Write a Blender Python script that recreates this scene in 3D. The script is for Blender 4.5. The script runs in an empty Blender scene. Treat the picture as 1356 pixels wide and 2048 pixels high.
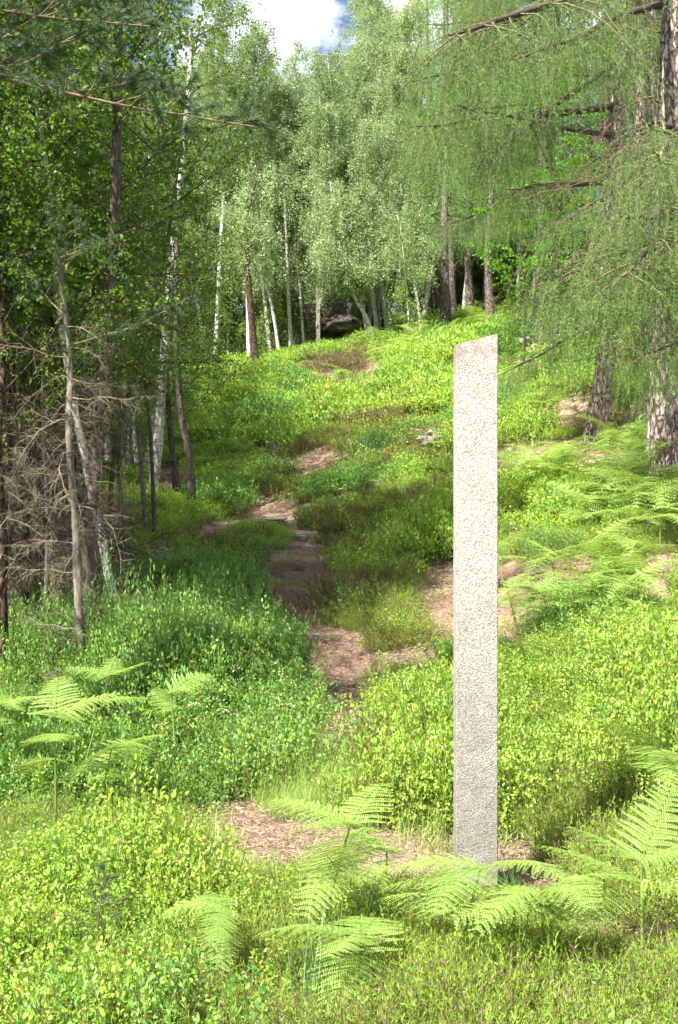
import bpy, math, random
import numpy as np
from mathutils import Vector, Matrix, noise as mnoise

# ------------------------------------------------------------------ camera, sky, sun, exposure
F = 2470.0                                  # focal length in photo pixels (photo 1356 x 2048)
scn = bpy.context.scene
cam_d = bpy.data.cameras.new('camera'); cam = bpy.data.objects.new('camera', cam_d)
scn.collection.objects.link(cam); scn.camera = cam
cam_d.sensor_fit = 'VERTICAL'; cam_d.sensor_height = 24.0; cam_d.lens = 24.0 * F / 2048.0
cam_d.clip_start = 0.05; cam_d.clip_end = 2000
cam.location = (0, 0, 0); cam.rotation_euler = (math.radians(90), 0, 0)

SUN_ROT = math.radians(222)                 # compass angle (from +Y clockwise): sun behind left
SUN_EL = math.radians(50)
to_sun = Vector((math.sin(SUN_ROT) * math.cos(SUN_EL), math.cos(SUN_ROT) * math.cos(SUN_EL), math.sin(SUN_EL)))
world = bpy.data.worlds.new('World'); scn.world = world; world.use_nodes = True
nt = world.node_tree; nt.nodes.clear()
wo = nt.nodes.new('ShaderNodeOutputWorld'); bg = nt.nodes.new('ShaderNodeBackground')
sky = nt.nodes.new('ShaderNodeTexSky'); sky.sky_type = 'NISHITA'; sky.sun_disc = False
sky.sun_elevation = SUN_EL; sky.sun_rotation = SUN_ROT; sky.air_density = 1.0; sky.dust_density = 1.2; sky.ozone_density = 1.0
tc = nt.nodes.new('ShaderNodeTexCoord'); mp = nt.nodes.new('ShaderNodeMapping'); mp.inputs['Scale'].default_value = (1, 1, 1.6)
mp.inputs['Location'].default_value = (0.08, 0.0, 0.0)
cn = nt.nodes.new('ShaderNodeTexNoise'); cn.inputs['Scale'].default_value = 4.2; cn.inputs['Detail'].default_value = 8; cn.inputs['Roughness'].default_value = 0.55
cr = nt.nodes.new('ShaderNodeValToRGB'); cr.color_ramp.elements[0].position = 0.50; cr.color_ramp.elements[1].position = 0.60
cm = nt.nodes.new('ShaderNodeMixRGB'); cm.inputs['Color2'].default_value = (17, 17.5, 18.5, 1)
L = nt.links.new
L(tc.outputs['Generated'], mp.inputs['Vector']); L(mp.outputs['Vector'], cn.inputs['Vector']); L(cn.outputs['Fac'], cr.inputs['Fac'])
L(cr.outputs['Color'], cm.inputs['Fac']); L(sky.outputs['Color'], cm.inputs['Color1']); L(cm.outputs['Color'], bg.inputs['Color'])
bg.inputs['Strength'].default_value = 0.052; L(bg.outputs['Background'], wo.inputs['Surface'])
sl = bpy.data.lights.new('sun', 'SUN'); sl.energy = 5.0; sl.angle = math.radians(0.55); sl.color = (1.0, 0.955, 0.88)
sun = bpy.data.objects.new('sun', sl); scn.collection.objects.link(sun)
sun.rotation_euler = to_sun.to_track_quat('Z', 'Y').to_euler()
scn.view_settings.view_transform = 'Standard'; scn.view_settings.look = 'None'
scn.view_settings.exposure = 1.72; scn.view_settings.gamma = 1.0; scn.view_settings.use_curve_mapping = False
cy = scn.cycles
cy.max_bounces = 5; cy.diffuse_bounces = 3; cy.glossy_bounces = 1; cy.transmission_bounces = 3; cy.transparent_max_bounces = 4
cy.caustics_reflective = False; cy.caustics_refractive = False; cy.sample_clamp_indirect = 6; cy.use_adaptive_sampling = True; cy.adaptive_threshold = .03

# ------------------------------------------------------------------ helpers
PI = math.pi
C = scn.collection
def P(px, py, d):                            # photo pixel + distance -> point
    return np.array([(px - 678.0) / F * d, d, (1024.0 - py) / F * d])

def tag(o, label=None, cat=None, group=None, kind=None):
    if label: o['label'] = label
    if cat: o['category'] = cat
    if group: o['group'] = group
    if kind: o['kind'] = kind
    return o

def empty(name, loc, label, cat, group=None):
    o = bpy.data.objects.new(name, None); C.objects.link(o); o.location = tuple(loc); o.empty_display_size = 0.1
    return tag(o, label, cat, group)

class MB:
    """collects vertices / quads / triangles as arrays, one mesh"""
    def __init__(s): s.v = []; s.q = []; s.t = []; s.qm = []; s.tm = []; s.n = 0
    def add(s, v, q=None, t=None, m=0):
        v = np.asarray(v, dtype=np.float64).reshape(-1, 3)
        if q is not None and len(q):
            q = np.asarray(q, dtype=np.int64).reshape(-1, 4) + s.n; s.q.append(q); s.qm.append(np.full(len(q), m))
        if t is not None and len(t):
            t = np.asarray(t, dtype=np.int64).reshape(-1, 3) + s.n; s.t.append(t); s.tm.append(np.full(len(t), m))
        s.v.append(v); s.n += len(v)
    def tube(s, pts, rad, n=6, m=0, cap=False):
        pts = np.asarray(pts, float); k = len(pts); rad = np.broadcast_to(np.asarray(rad, float), (k,))
        d = np.gradient(pts, axis=0); d /= np.linalg.norm(d, axis=1)[:, None] + 1e-9
        ref = np.array([0.0, 1.0, 0.0]) if abs(d[0][1]) < .8 else np.array([1.0, 0, 0])
        u = np.cross(d, ref); u /= np.linalg.norm(u, axis=1)[:, None] + 1e-9; w = np.cross(d, u)
        a = np.arange(n) * 2 * PI / n
        ring = pts[:, None, :] + rad[:, None, None] * (np.cos(a)[None, :, None] * u[:, None, :] + np.sin(a)[None, :, None] * w[:, None, :])
        i = np.arange(k - 1)[:, None] * n; j = np.arange(n)[None, :]; j2 = (j + 1) % n
        q = np.stack([i + j, i + j2, i + n + j2, i + n + j], -1).reshape(-1, 4)
        t = None
        v = ring.reshape(-1, 3)
        if cap:
            v = np.vstack([v, pts[-1]]); c = k * n
            t = [[(k - 1) * n + x, (k - 1) * n + (x + 1) % n, c] for x in range(n)]
        s.add(v, q, t, m)
    def addmb(s, o, M=None, off=(0, 0, 0)):
        v = np.vstack(o.v)
        if M is not None: v = v @ np.asarray(M).T
        v = v + np.asarray(off); base = s.n
        for q, qm in zip(o.q, o.qm): s.q.append(q + base); s.qm.append(qm)
        for t, tm in zip(o.t, o.tm): s.t.append(t + base); s.tm.append(tm)
        s.v.append(v); s.n += len(v)
    def mesh(s, name, mats, smooth=True):
        me = bpy.data.meshes.new(name)
        v = np.vstack(s.v); me.vertices.add(len(v)); me.vertices.foreach_set('co', v.astype(np.float32).ravel())
        q = np.vstack(s.q) if s.q else np.zeros((0, 4), int); t = np.vstack(s.t) if s.t else np.zeros((0, 3), int)
        nl = len(q) * 4 + len(t) * 3; me.loops.add(nl)
        me.loops.foreach_set('vertex_index', np.concatenate([q.ravel(), t.ravel()]).astype(np.int32))
        me.polygons.add(len(q) + len(t))
        st = np.concatenate([np.arange(len(q)) * 4, len(q) * 4 + np.arange(len(t)) * 3]).astype(np.int32)
        me.polygons.foreach_set('loop_start', st)
        mi = np.concatenate([np.concatenate(s.qm) if s.qm else np.zeros(0), np.concatenate(s.tm) if s.tm else np.zeros(0)]).astype(np.int32)
        me.polygons.foreach_set('material_index', mi)
        me.polygons.foreach_set('use_smooth', np.full(len(q) + len(t), smooth))
        for m in (mats if isinstance(mats, (list, tuple)) else [mats]): me.materials.append(m)
        me.update(calc_edges=True); me.validate(); return me
    def build(s, name, mats, parent=None, smooth=True, origin=None):
        if origin is not None: s.v = [x - np.asarray(origin) for x in s.v]
        o = bpy.data.objects.new(name, s.mesh(name, mats, smooth)); C.objects.link(o)
        if parent is not None: o.parent = parent
        elif origin is not None: o.location = tuple(origin)
        return o

def link_mesh(name, me, parent, M=None):
    o = bpy.data.objects.new(name, me); C.objects.link(o); o.parent = parent
    if M is not None: o.matrix_local = M
    return o

def unit(v): v = np.asarray(v, float); return v / (np.linalg.norm(v, axis=-1, keepdims=True) + 1e-9)

def leaves(mb, p, d, nrm, L_, W_, kind='kite', m=0, fold=.25):
    """p base points (N,3), d directions, nrm leaf normals, L_ length (N), W_ half width (N)"""
    p = np.asarray(p, float); N = len(p)
    if N == 0: return
    d = unit(d); s = unit(np.cross(d, nrm)); n = np.cross(s, d)
    L_ = np.broadcast_to(L_, (N,))[:, None]; W_ = np.broadcast_to(W_, (N,))[:, None]
    if kind == 'kite':
        v = np.stack([p, p + d * L_ * .42 + s * W_ + n * W_ * fold, p + d * L_, p + d * L_ * .42 - s * W_ + n * W_ * fold], 1)
        b = np.arange(N)[:, None] * 4
        mb.add(v.reshape(-1, 3), b + np.array([[0, 1, 2, 3]]), None, m)
    elif kind == 'tri':
        v = np.stack([p + s * W_, p - s * W_, p + d * L_], 1)
        b = np.arange(N)[:, None] * 3
        mb.add(v.reshape(-1, 3), None, b + np.array([[0, 1, 2]]), m)
    else:
        up = n * W_ * fold
        v = np.stack([p, p + d * L_ * .28 + s * W_ * .85 + up, p + d * L_ * .68 + s * W_ * .8 + up, p + d * L_ - n * L_ * .06,
                      p + d * L_ * .68 - s * W_ * .8 + up, p + d * L_ * .28 - s * W_ * .85 + up], 1)
        b = np.arange(N)[:, None] * 6
        mb.add(v.reshape(-1, 3), np.concatenate([b + np.array([[0, 1, 2, 3]]), b + np.array([[0, 3, 4, 5]])]), None, m)

def rnd_dirs(r, N, zb=0.0):
    v = r.normal(size=(N, 3)); v[:, 2] += zb; return unit(v)

# vectorised value noise
_pr = np.random.RandomState(5); _tab = _pr.rand(256, 256)
def vnoise(x, y):
    x = np.asarray(x, float); y = np.asarray(y, float)
    xi = np.floor(x).astype(int); yi = np.floor(y).astype(int); fx = x - xi; fy = y - yi
    fx = fx * fx * (3 - 2 * fx); fy = fy * fy * (3 - 2 * fy)
    g = lambda a, b: _tab[a & 255, b & 255]
    return (g(xi, yi) * (1 - fx) + g(xi + 1, yi) * fx) * (1 - fy) + (g(xi, yi + 1) * (1 - fx) + g(xi + 1, yi + 1) * fx) * fy
def fbm(x, y, o=4):
    t = 0; a = .5; s = 0
    for i in range(o): t = t + a * vnoise(x * 2 ** i + 17 * i, y * 2 ** i + 31 * i); s += a; a *= .5
    return t / s

# ------------------------------------------------------------------ materials
def nmat(name):
    m = bpy.data.materials.new(name); m.use_nodes = True; m.node_tree.nodes.clear()
    return m, m.node_tree.nodes, m.node_tree.links.new

def leaf_mat(name, c1, c2, trans=.4, rough=.45, spec=.35, tcol=None, dead=None):
    m, N, K = nmat(name)
    out = N.new('ShaderNodeOutputMaterial'); pr = N.new('ShaderNodeBsdfPrincipled'); tr = N.new('ShaderNodeBsdfTranslucent')
    mx = N.new('ShaderNodeMixShader'); mx.inputs[0].default_value = trans
    g = N.new('ShaderNodeNewGeometry'); oi = N.new('ShaderNodeObjectInfo')
    ramp = N.new('ShaderNodeMixRGB'); ramp.inputs['Color1'].default_value = (*c1, 1); ramp.inputs['Color2'].default_value = (*c2, 1)
    ad = N.new('ShaderNodeMath'); ad.operation = 'MULTIPLY_ADD'; ad.inputs[1].default_value = .5
    ml = N.new('ShaderNodeMath'); ml.operation = 'MULTIPLY'; ml.inputs[1].default_value = .5
    K(g.outputs['Random Per Island'], ad.inputs[0]); K(oi.outputs['Random'], ml.inputs[0]); K(ml.outputs[0], ad.inputs[2]); K(ad.outputs[0], ramp.inputs['Fac'])
    col = ramp.outputs['Color']
    if dead:
        gt = N.new('ShaderNodeMath'); gt.operation = 'GREATER_THAN'; gt.inputs[1].default_value = 1 - dead[0]
        wn = N.new('ShaderNodeTexWhiteNoise'); wn.noise_dimensions = '1D'; K(g.outputs['Random Per Island'], wn.inputs['W'])
        K(wn.outputs['Value'], gt.inputs[0])
        m2 = N.new('ShaderNodeMixRGB'); m2.inputs['Color2'].default_value = (*dead[1], 1); K(gt.outputs[0], m2.inputs['Fac']); K(col, m2.inputs['Color1']); col = m2.outputs['Color']
    K(col, pr.inputs['Base Color']); pr.inputs['Roughness'].default_value = rough
    pr.inputs['Specular IOR Level'].default_value = spec
    hs = N.new('ShaderNodeHueSaturation'); hs.inputs['Hue'].default_value = .485; hs.inputs['Saturation'].default_value = 1.1; hs.inputs['Value'].default_value = 1.35
    K(col, hs.inputs['Color']); K(hs.outputs['Color'], tr.inputs['Color'])
    K(pr.outputs[0], mx.inputs[1]); K(tr.outputs[0], mx.inputs[2]); K(mx.outputs[0], out.inputs['Surface'])
    return m

def wood_mat(name, cols, scale=(6, 6, 1.5), bump=.6, dist=.01, rough=.85, kind='noise', dots=None, vscale=14):
    m, N, K = nmat(name)
    out = N.new('ShaderNodeOutputMaterial'); pr = N.new('ShaderNodeBsdfPrincipled'); pr.inputs['Roughness'].default_value = rough
    pr.inputs['Specular IOR Level'].default_value = .2
    tcn = N.new('ShaderNodeTexCoord'); mpn = N.new('ShaderNodeMapping'); mpn.inputs['Scale'].default_value = scale
    K(tcn.outputs['Object'], mpn.inputs['Vector'])
    ns = N.new('ShaderNodeTexNoise'); ns.inputs['Scale'].default_value = 4; ns.inputs['Detail'].default_value = 9; ns.inputs['Roughness'].default_value = .65; ns.inputs['Distortion'].default_value = .4
    K(mpn.outputs[0], ns.inputs['Vector'])
    rp = N.new('ShaderNodeValToRGB'); e = rp.color_ramp.elements
    while len(e) < len(cols): e.new(.5)
    for i, (p_, c_) in enumerate(cols): e[i].position = p_; e[i].color = (*c_, 1)
    K(ns.outputs['Fac'], rp.inputs['Fac']); col = rp.outputs['Color']
    hgt = ns.outputs['Fac']
    if kind == 'plates':
        vo = N.new('ShaderNodeTexVoronoi'); vo.feature = 'DISTANCE_TO_EDGE'; vo.inputs['Scale'].default_value = vscale
        mp2 = N.new('ShaderNodeMapping'); mp2.inputs['Scale'].default_value = (1.3, 1.3, .38); K(tcn.outputs['Object'], mp2.inputs['Vector'])
        va = N.new('ShaderNodeVectorMath'); va.operation = 'MULTIPLY_ADD'; va.inputs[1].default_value = (.12, .12, .12)
        K(ns.outputs['Color'], va.inputs[0]); K(mp2.outputs[0], va.inputs[2]); K(va.outputs[0], vo.inputs['Vector'])
        r2 = N.new('ShaderNodeValToRGB'); r2.color_ramp.elements[0].position = .0; r2.color_ramp.elements[1].position = .16
        r2.color_ramp.elements[0].color = (.16, .13, .12, 1)
        K(vo.outputs['Distance'], r2.inputs['Fac'])
        mu = N.new('ShaderNodeMixRGB'); mu.blend_type = 'MULTIPLY'; mu.inputs['Fac'].default_value = 1; K(col, mu.inputs['Color1']); K(r2.outputs['Color'], mu.inputs['Color2']); col = mu.outputs['Color']
        h2 = N.new('ShaderNodeMath'); h2.operation = 'MULTIPLY_ADD'; h2.inputs[1].default_value = .35; K(ns.outputs['Fac'], h2.inputs[0]); K(r2.outputs['Color'], h2.inputs[2]); hgt = h2.outputs[0]
    if dots:
        mp3 = N.new('ShaderNodeMapping'); mp3.inputs['Scale'].default_value = (2.0, 2.0, 9.0); K(tcn.outputs['Object'], mp3.inputs['Vector'])
        n3 = N.new('ShaderNodeTexNoise'); n3.inputs['Scale'].default_value = dots[0]; n3.inputs['Detail'].default_value = 5; n3.inputs['Roughness'].default_value = .7; K(mp3.outputs[0], n3.inputs['Vector'])
        r3 = N.new('ShaderNodeValToRGB'); r3.color_ramp.elements[0].position = dots[1]; r3.color_ramp.elements[1].position = dots[1] + .05
        K(n3.outputs['Fac'], r3.inputs['Fac'])
        m3 = N.new('ShaderNodeMixRGB'); m3.inputs['Color2'].default_value = (*dots[2], 1); K(r3.outputs['Color'], m3.inputs['Fac']); K(col, m3.inputs['Color1']); col = m3.outputs['Color']
    bp = N.new('ShaderNodeBump'); bp.inputs['Strength'].default_value = bump; bp.inputs['Distance'].default_value = dist
    K(hgt, bp.inputs['Height']); K(bp.outputs[0], pr.inputs['Normal'])
    K(col, pr.inputs['Base Color']); K(pr.outputs[0], out.inputs['Surface'])
    return m

M = {}
M['birch_bark'] = wood_mat('birch_bark', [(.25, (.05, .045, .04)), (.42, (.34, .32, .29)), (.6, (.62, .60, .56))], (5, 5, 2.2), .5, .006, .7, dots=(2.2, .56, (.035, .03, .028)))
M['dark_birch'] = wood_mat('dark_birch_bark', [(.3, (.03, .024, .02)), (.52, (.10, .075, .06)), (.75, (.24, .21, .18))], (7, 7, 2.5), .7, .008, dots=(2.5, .60, (.02, .016, .014)))
M['lichen_bark'] = wood_mat('lichen_bark', [(.3, (.05, .042, .032)), (.5, (.15, .13, .10)), (.7, (.30, .28, .22))], (9, 9, 3), .8, .008)
M['larch_bark'] = wood_mat('larch_bark', [(.3, (.24, .17, .15)), (.5, (.44, .35, .32)), (.72, (.62, .53, .49))], (5, 5, 1.8), 1.0, .02, kind='plates')
M['larch_bark_far'] = wood_mat('larch_bark_far', [(.3, (.10, .07, .065)), (.5, (.24, .19, .17)), (.72, (.40, .34, .32))], (5, 5, 1.8), 1.0, .02, kind='plates')
M['pine_bark'] = wood_mat('pine_bark', [(.3, (.04, .025, .02)), (.5, (.12, .075, .055)), (.72, (.24, .16, .12))], (5, 5, 1.8), 1.0, .02, kind='plates')
M['dark_twig'] = wood_mat('dark_twig', [(.35, (.03, .022, .018)), (.65, (.09, .068, .055))], (20, 20, 20), .2, .002)
M['larch_twig'] = wood_mat('larch_twig', [(.35, (.10, .07, .045)), (.65, (.26, .20, .13))], (20, 20, 20), .2, .002)
M['pale_twig'] = wood_mat('pale_twig', [(.35, (.10, .08, .05)), (.65, (.30, .26, .18))], (20, 20, 20), .2, .002)
M['brown_twig'] = wood_mat('brown_twig', [(.35, (.07, .04, .025)), (.65, (.2, .13, .09))], (20, 20, 20), .2, .002)
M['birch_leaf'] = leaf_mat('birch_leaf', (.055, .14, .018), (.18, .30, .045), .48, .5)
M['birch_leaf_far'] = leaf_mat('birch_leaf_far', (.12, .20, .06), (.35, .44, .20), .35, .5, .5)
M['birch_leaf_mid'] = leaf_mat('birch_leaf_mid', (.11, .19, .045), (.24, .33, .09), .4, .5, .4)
M['maple_leaf'] = leaf_mat('maple_leaf', (.07, .20, .015), (.15, .36, .03), .5, .5)
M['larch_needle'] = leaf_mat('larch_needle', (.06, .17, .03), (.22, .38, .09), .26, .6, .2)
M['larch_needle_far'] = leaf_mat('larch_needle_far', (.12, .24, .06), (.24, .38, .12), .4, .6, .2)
M['pine_needle'] = leaf_mat('pine_needle', (.035, .075, .03), (.10, .16, .06), .2, .5, .4)
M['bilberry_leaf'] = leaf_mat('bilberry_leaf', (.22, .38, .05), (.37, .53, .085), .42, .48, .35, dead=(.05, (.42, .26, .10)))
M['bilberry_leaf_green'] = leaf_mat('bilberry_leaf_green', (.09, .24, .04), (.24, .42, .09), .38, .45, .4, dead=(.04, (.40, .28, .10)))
M['bilberry_stem'] = wood_mat('bilberry_stem', [(.35, (.08, .09, .025)), (.65, (.2, .16, .07))], (20, 20, 20), .2, .002)
M['heather'] = leaf_mat('heather', (.14, .24, .03), (.30, .41, .07), .3, .7, .1, dead=(.16, (.20, .12, .09)))
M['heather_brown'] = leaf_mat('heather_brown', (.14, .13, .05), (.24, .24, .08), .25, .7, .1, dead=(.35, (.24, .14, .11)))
M['grass'] = leaf_mat('grass', (.17, .30, .05), (.32, .45, .10), .35, .5, .3, dead=(.15, (.50, .42, .24)))
M['rush'] = leaf_mat('rush', (.07, .17, .06), (.16, .28, .12), .2, .5, .3)
M['fern'] = leaf_mat('fern', (.21, .36, .07), (.36, .50, .12), .45, .5, .35, dead=(.015, (.45, .30, .12)))
M['fern_stem'] = leaf_mat('fern_stem', (.14, .20, .04), (.2, .26, .07), .1, .5, .3)
M['dry'] = leaf_mat('dry_litter', (.22, .15, .105), (.47, .35, .26), .05, .8, .1)
M['seed'] = leaf_mat('seed_head', (.45, .34, .22), (.68, .56, .40), .2, .8, .1)

def ground_mat():
    m, N, K = nmat('needle_strewn_soil')
    out = N.new('ShaderNodeOutputMaterial'); pr = N.new('ShaderNodeBsdfPrincipled'); pr.inputs['Roughness'].default_value = .95; pr.inputs['Specular IOR Level'].default_value = .1
    t = N.new('ShaderNodeTexCoord')
    a = N.new('ShaderNodeTexNoise'); a.inputs['Scale'].default_value = 1.1; a.inputs['Detail'].default_value = 9; a.inputs['Roughness'].default_value = .62
    b = N.new('ShaderNodeTexNoise'); b.inputs['Scale'].default_value = 45; b.inputs['Detail'].default_value = 6; b.inputs['Roughness'].default_value = .75
    K(t.outputs['Object'], a.inputs['Vector']); K(t.outputs['Object'], b.inputs['Vector'])
    r = N.new('ShaderNodeValToRGB'); e = r.color_ramp.elements; e[0].position = .35; e[0].color = (.19, .125, .09, 1); e[1].position = .7; e[1].color = (.50, .38, .30, 1)
    e.new(.52).color = (.34, .235, .18, 1)
    K(a.outputs['Fac'], r.inputs['Fac'])
    r2 = N.new('ShaderNodeValToRGB'); e = r2.color_ramp.elements; e[0].position = .3; e[0].color = (.35, .33, .3, 1); e[1].position = .68; e[1].color = (1.5, 1.45, 1.4, 1)
    K(b.outputs['Fac'], r2.inputs['Fac'])
    mu = N.new('ShaderNodeMixRGB'); mu.blend_type = 'MULTIPLY'; mu.inputs['Fac'].default_value = 1; K(r.outputs['Color'], mu.inputs['Color1']); K(r2.outputs['Color'], mu.inputs['Color2'])
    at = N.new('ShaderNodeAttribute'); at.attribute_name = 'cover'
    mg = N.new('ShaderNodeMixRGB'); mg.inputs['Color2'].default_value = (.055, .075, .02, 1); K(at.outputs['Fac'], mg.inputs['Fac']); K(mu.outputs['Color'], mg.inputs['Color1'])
    bp = N.new('ShaderNodeBump'); bp.inputs['Strength'].default_value = .8; bp.inputs['Distance'].default_value = .03; K(b.outputs['Fac'], bp.inputs['Height']); K(bp.outputs[0], pr.inputs['Normal'])
    K(mg.outputs['Color'], pr.inputs['Base Color']); K(pr.outputs[0], out.inputs['Surface']); return m
M['ground'] = ground_mat()

def rock_mat(name, c0, c1, moss=.25):
    m, N, K = nmat(name)
    out = N.new('ShaderNodeOutputMaterial'); pr = N.new('ShaderNodeBsdfPrincipled'); pr.inputs['Roughness'].default_value = .9; pr.inputs['Specular IOR Level'].default_value = .15
    t = N.new('ShaderNodeTexCoord'); mp = N.new('ShaderNodeMapping'); mp.inputs['Scale'].default_value = (1, 1, 3); K(t.outputs['Object'], mp.inputs['Vector'])
    a = N.new('ShaderNodeTexNoise'); a.inputs['Scale'].default_value = 3; a.inputs['Detail'].default_value = 10; a.inputs['Roughness'].default_value = .65; K(mp.outputs[0], a.inputs['Vector'])
    r = N.new('ShaderNodeValToRGB'); e = r.color_ramp.elements; e[0].position = .35; e[0].color = (*c0, 1); e[1].position = .68; e[1].color = (*c1, 1); K(a.outputs['Fac'], r.inputs['Fac'])
    b = N.new('ShaderNodeTexNoise'); b.inputs['Scale'].default_value = 1.7; b.inputs['Detail'].default_value = 6; K(t.outputs['Object'], b.inputs['Vector'])
    r2 = N.new('ShaderNodeValToRGB'); r2.color_ramp.elements[0].position = 1 - moss - .15; r2.color_ramp.elements[1].position = 1 - moss; K(b.outputs['Fac'], r2.inputs['Fac'])
    mx = N.new('ShaderNodeMixRGB'); mx.inputs['Color2'].default_value = (.10, .13, .04, 1); K(r2.outputs['Color'], mx.inputs['Fac']); K(r.outputs['Color'], mx.inputs['Color1'])
    bp = N.new('ShaderNodeBump'); bp.inputs['Strength'].default_value = .9; bp.inputs['Distance'].default_value = .05; K(a.outputs['Fac'], bp.inputs['Height']); K(bp.outputs[0], pr.inputs['Normal'])
    K(mx.outputs['Color'], pr.inputs['Base Color']); K(pr.outputs[0], out.inputs['Surface']); return m
M['dark_rock'] = rock_mat('dark_sandstone', (.04, .035, .032), (.19, .165, .15))
M['pale_rock'] = rock_mat('pale_sandstone', (.13, .11, .095), (.34, .30, .27), .1)

def concrete_mat():
    m, N, K = nmat('exposed_aggregate_concrete')
    out = N.new('ShaderNodeOutputMaterial'); pr = N.new('ShaderNodeBsdfPrincipled'); pr.inputs['Roughness'].default_value = .85; pr.inputs['Specular IOR Level'].default_value = .25
    t = N.new('ShaderNodeTexCoord')
    vo = N.new('ShaderNodeTexVoronoi'); vo.inputs['Scale'].default_value = 185; K(t.outputs['Object'], vo.inputs['Vector'])
    sp = N.new('ShaderNodeSeparateColor'); K(vo.outputs['Color'], sp.inputs[0])
    r = N.new('ShaderNodeValToRGB'); e = r.color_ramp.elements; e[0].position = 0; e[0].color = (.27, .245, .21, 1); e[1].position = 1; e[1].color = (.47, .45, .42, 1)
    e.new(.12).color = (.30, .28, .245, 1); e.new(.5).color = (.41, .385, .345, 1); K(sp.outputs[0], r.inputs['Fac'])
    rd = N.new('ShaderNodeValToRGB'); e = rd.color_ramp.elements; e[0].position = .35; e[0].color = (1, 1, 1, 1); e[1].position = .8; e[1].color = (.66, .61, .56, 1); K(vo.outputs['Distance'], rd.inputs['Fac'])
    mu = N.new('ShaderNodeMixRGB'); mu.blend_type = 'MULTIPLY'; mu.inputs['Fac'].default_value = 1; K(r.outputs['Color'], mu.inputs['Color1']); K(rd.outputs['Color'], mu.inputs['Color2'])
    # damp grey lower end, blotches
    sx = N.new('ShaderNodeSeparateXYZ'); K(t.outputs['Object'], sx.inputs[0])
    ns = N.new('ShaderNodeTexNoise'); ns.inputs['Scale'].default_value = 7; ns.inputs['Detail'].default_value = 7; ns.inputs['Roughness'].default_value = .65; K(t.outputs['Object'], ns.inputs['Vector'])
    md = N.new('ShaderNodeMapRange'); md.inputs['From Min'].default_value = .0; md.inputs['From Max'].default_value = 1.9; md.inputs['To Min'].default_value = .46; md.inputs['To Max'].default_value = -.12; K(sx.outputs['Z'], md.inputs['Value'])
    am = N.new('ShaderNodeMath'); am.operation = 'MULTIPLY_ADD'; am.inputs[1].default_value = .9; K(ns.outputs['Fac'], am.inputs[0]); K(md.outputs[0], am.inputs[2])
    rr = N.new('ShaderNodeValToRGB'); rr.color_ramp.elements[0].position = .42; rr.color_ramp.elements[1].position = .85; K(am.outputs[0], rr.inputs['Fac'])
    mg = N.new('ShaderNodeMixRGB'); mg.blend_type = 'MULTIPLY'; mg.inputs['Color2'].default_value = (.60, .62, .60, 1); K(rr.outputs['Color'], mg.inputs['Fac']); K(mu.outputs['Color'], mg.inputs['Color1'])
    # remains of red paint and dark algae near the top
    n2 = N.new('ShaderNodeTexNoise'); n2.inputs['Scale'].default_value = 45; n2.inputs['Detail'].default_value = 5; n2.inputs['Roughness'].default_value = .7; K(t.outputs['Object'], n2.inputs['Vector'])
    mt = N.new('ShaderNodeMapRange'); mt.inputs['From Min'].default_value = 2.13; mt.inputs['From Max'].default_value = 2.28; mt.inputs['To Min'].default_value = -.3; mt.inputs['To Max'].default_value = .13; K(sx.outputs['Z'], mt.inputs['Value'])
    a2 = N.new('ShaderNodeMath'); a2.operation = 'ADD'; K(n2.outputs['Fac'], a2.inputs[0]); K(mt.outputs[0], a2.inputs[1])
    r2 = N.new('ShaderNodeValToRGB'); r2.color_ramp.elements[0].position = .63; r2.color_ramp.elements[1].position = .70; r2.color_ramp.elements[1].color = (.7, .7, .7, 1); K(a2.outputs[0], r2.inputs['Fac'])
    mr = N.new('ShaderNodeMixRGB'); mr.inputs['Color2'].default_value = (.40, .17, .17, 1); K(r2.outputs['Color'], mr.inputs['Fac']); K(mg.outputs['Color'], mr.inputs['Color1'])
    # algae toward left top corner: distance in x
    dx = N.new('ShaderNodeMapRange'); dx.inputs['From Min'].default_value = -.09; dx.inputs['From Max'].default_value = .0; dx.inputs['To Min'].default_value = .25; dx.inputs['To Max'].default_value = -.1; K(sx.outputs['X'], dx.inputs['Value'])
    a3 = N.new('ShaderNodeMath'); a3.operation = 'ADD'; K(a2.outputs[0], a3.inputs[0]); K(dx.outputs[0], a3.inputs[1])
    r4 = N.new('ShaderNodeValToRGB'); r4.color_ramp.elements[0].position = .55; r4.color_ramp.elements[1].position = .9; r4.color_ramp.elements[1].color = (.8, .8, .8, 1); K(a3.outputs[0], r4.inputs['Fac'])
    m4 = N.new('ShaderNodeMixRGB'); m4.inputs['Color2'].default_value = (.2, .17, .14, 1); K(r4.outputs['Color'], m4.inputs['Fac']); K(mr.outputs['Color'], m4.inputs['Color1'])
    ms = N.new('ShaderNodeMapRange'); ms.inputs['From Min'].default_value = .0; ms.inputs['From Max'].default_value = .42; ms.inputs['To Min'].default_value = .55; ms.inputs['To Max'].default_value = -.3; K(sx.outputs['Z'], ms.inputs['Value'])
    a5 = N.new('ShaderNodeMath'); a5.operation = 'ADD'; K(ns.outputs['Fac'], a5.inputs[0]); K(ms.outputs[0], a5.inputs[1])
    r5 = N.new('ShaderNodeValToRGB'); r5.color_ramp.elements[0].position = .55; r5.color_ramp.elements[1].position = .95; r5.color_ramp.elements[1].color = (.75, .75, .75, 1); K(a5.outputs[0], r5.inputs['Fac'])
    m5 = N.new('ShaderNodeMixRGB'); m5.inputs['Color2'].default_value = (.20, .19, .12, 1); K(r5.outputs['Color'], m5.inputs['Fac']); K(m4.outputs['Color'], m5.inputs['Color1']); m4 = m5
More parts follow.
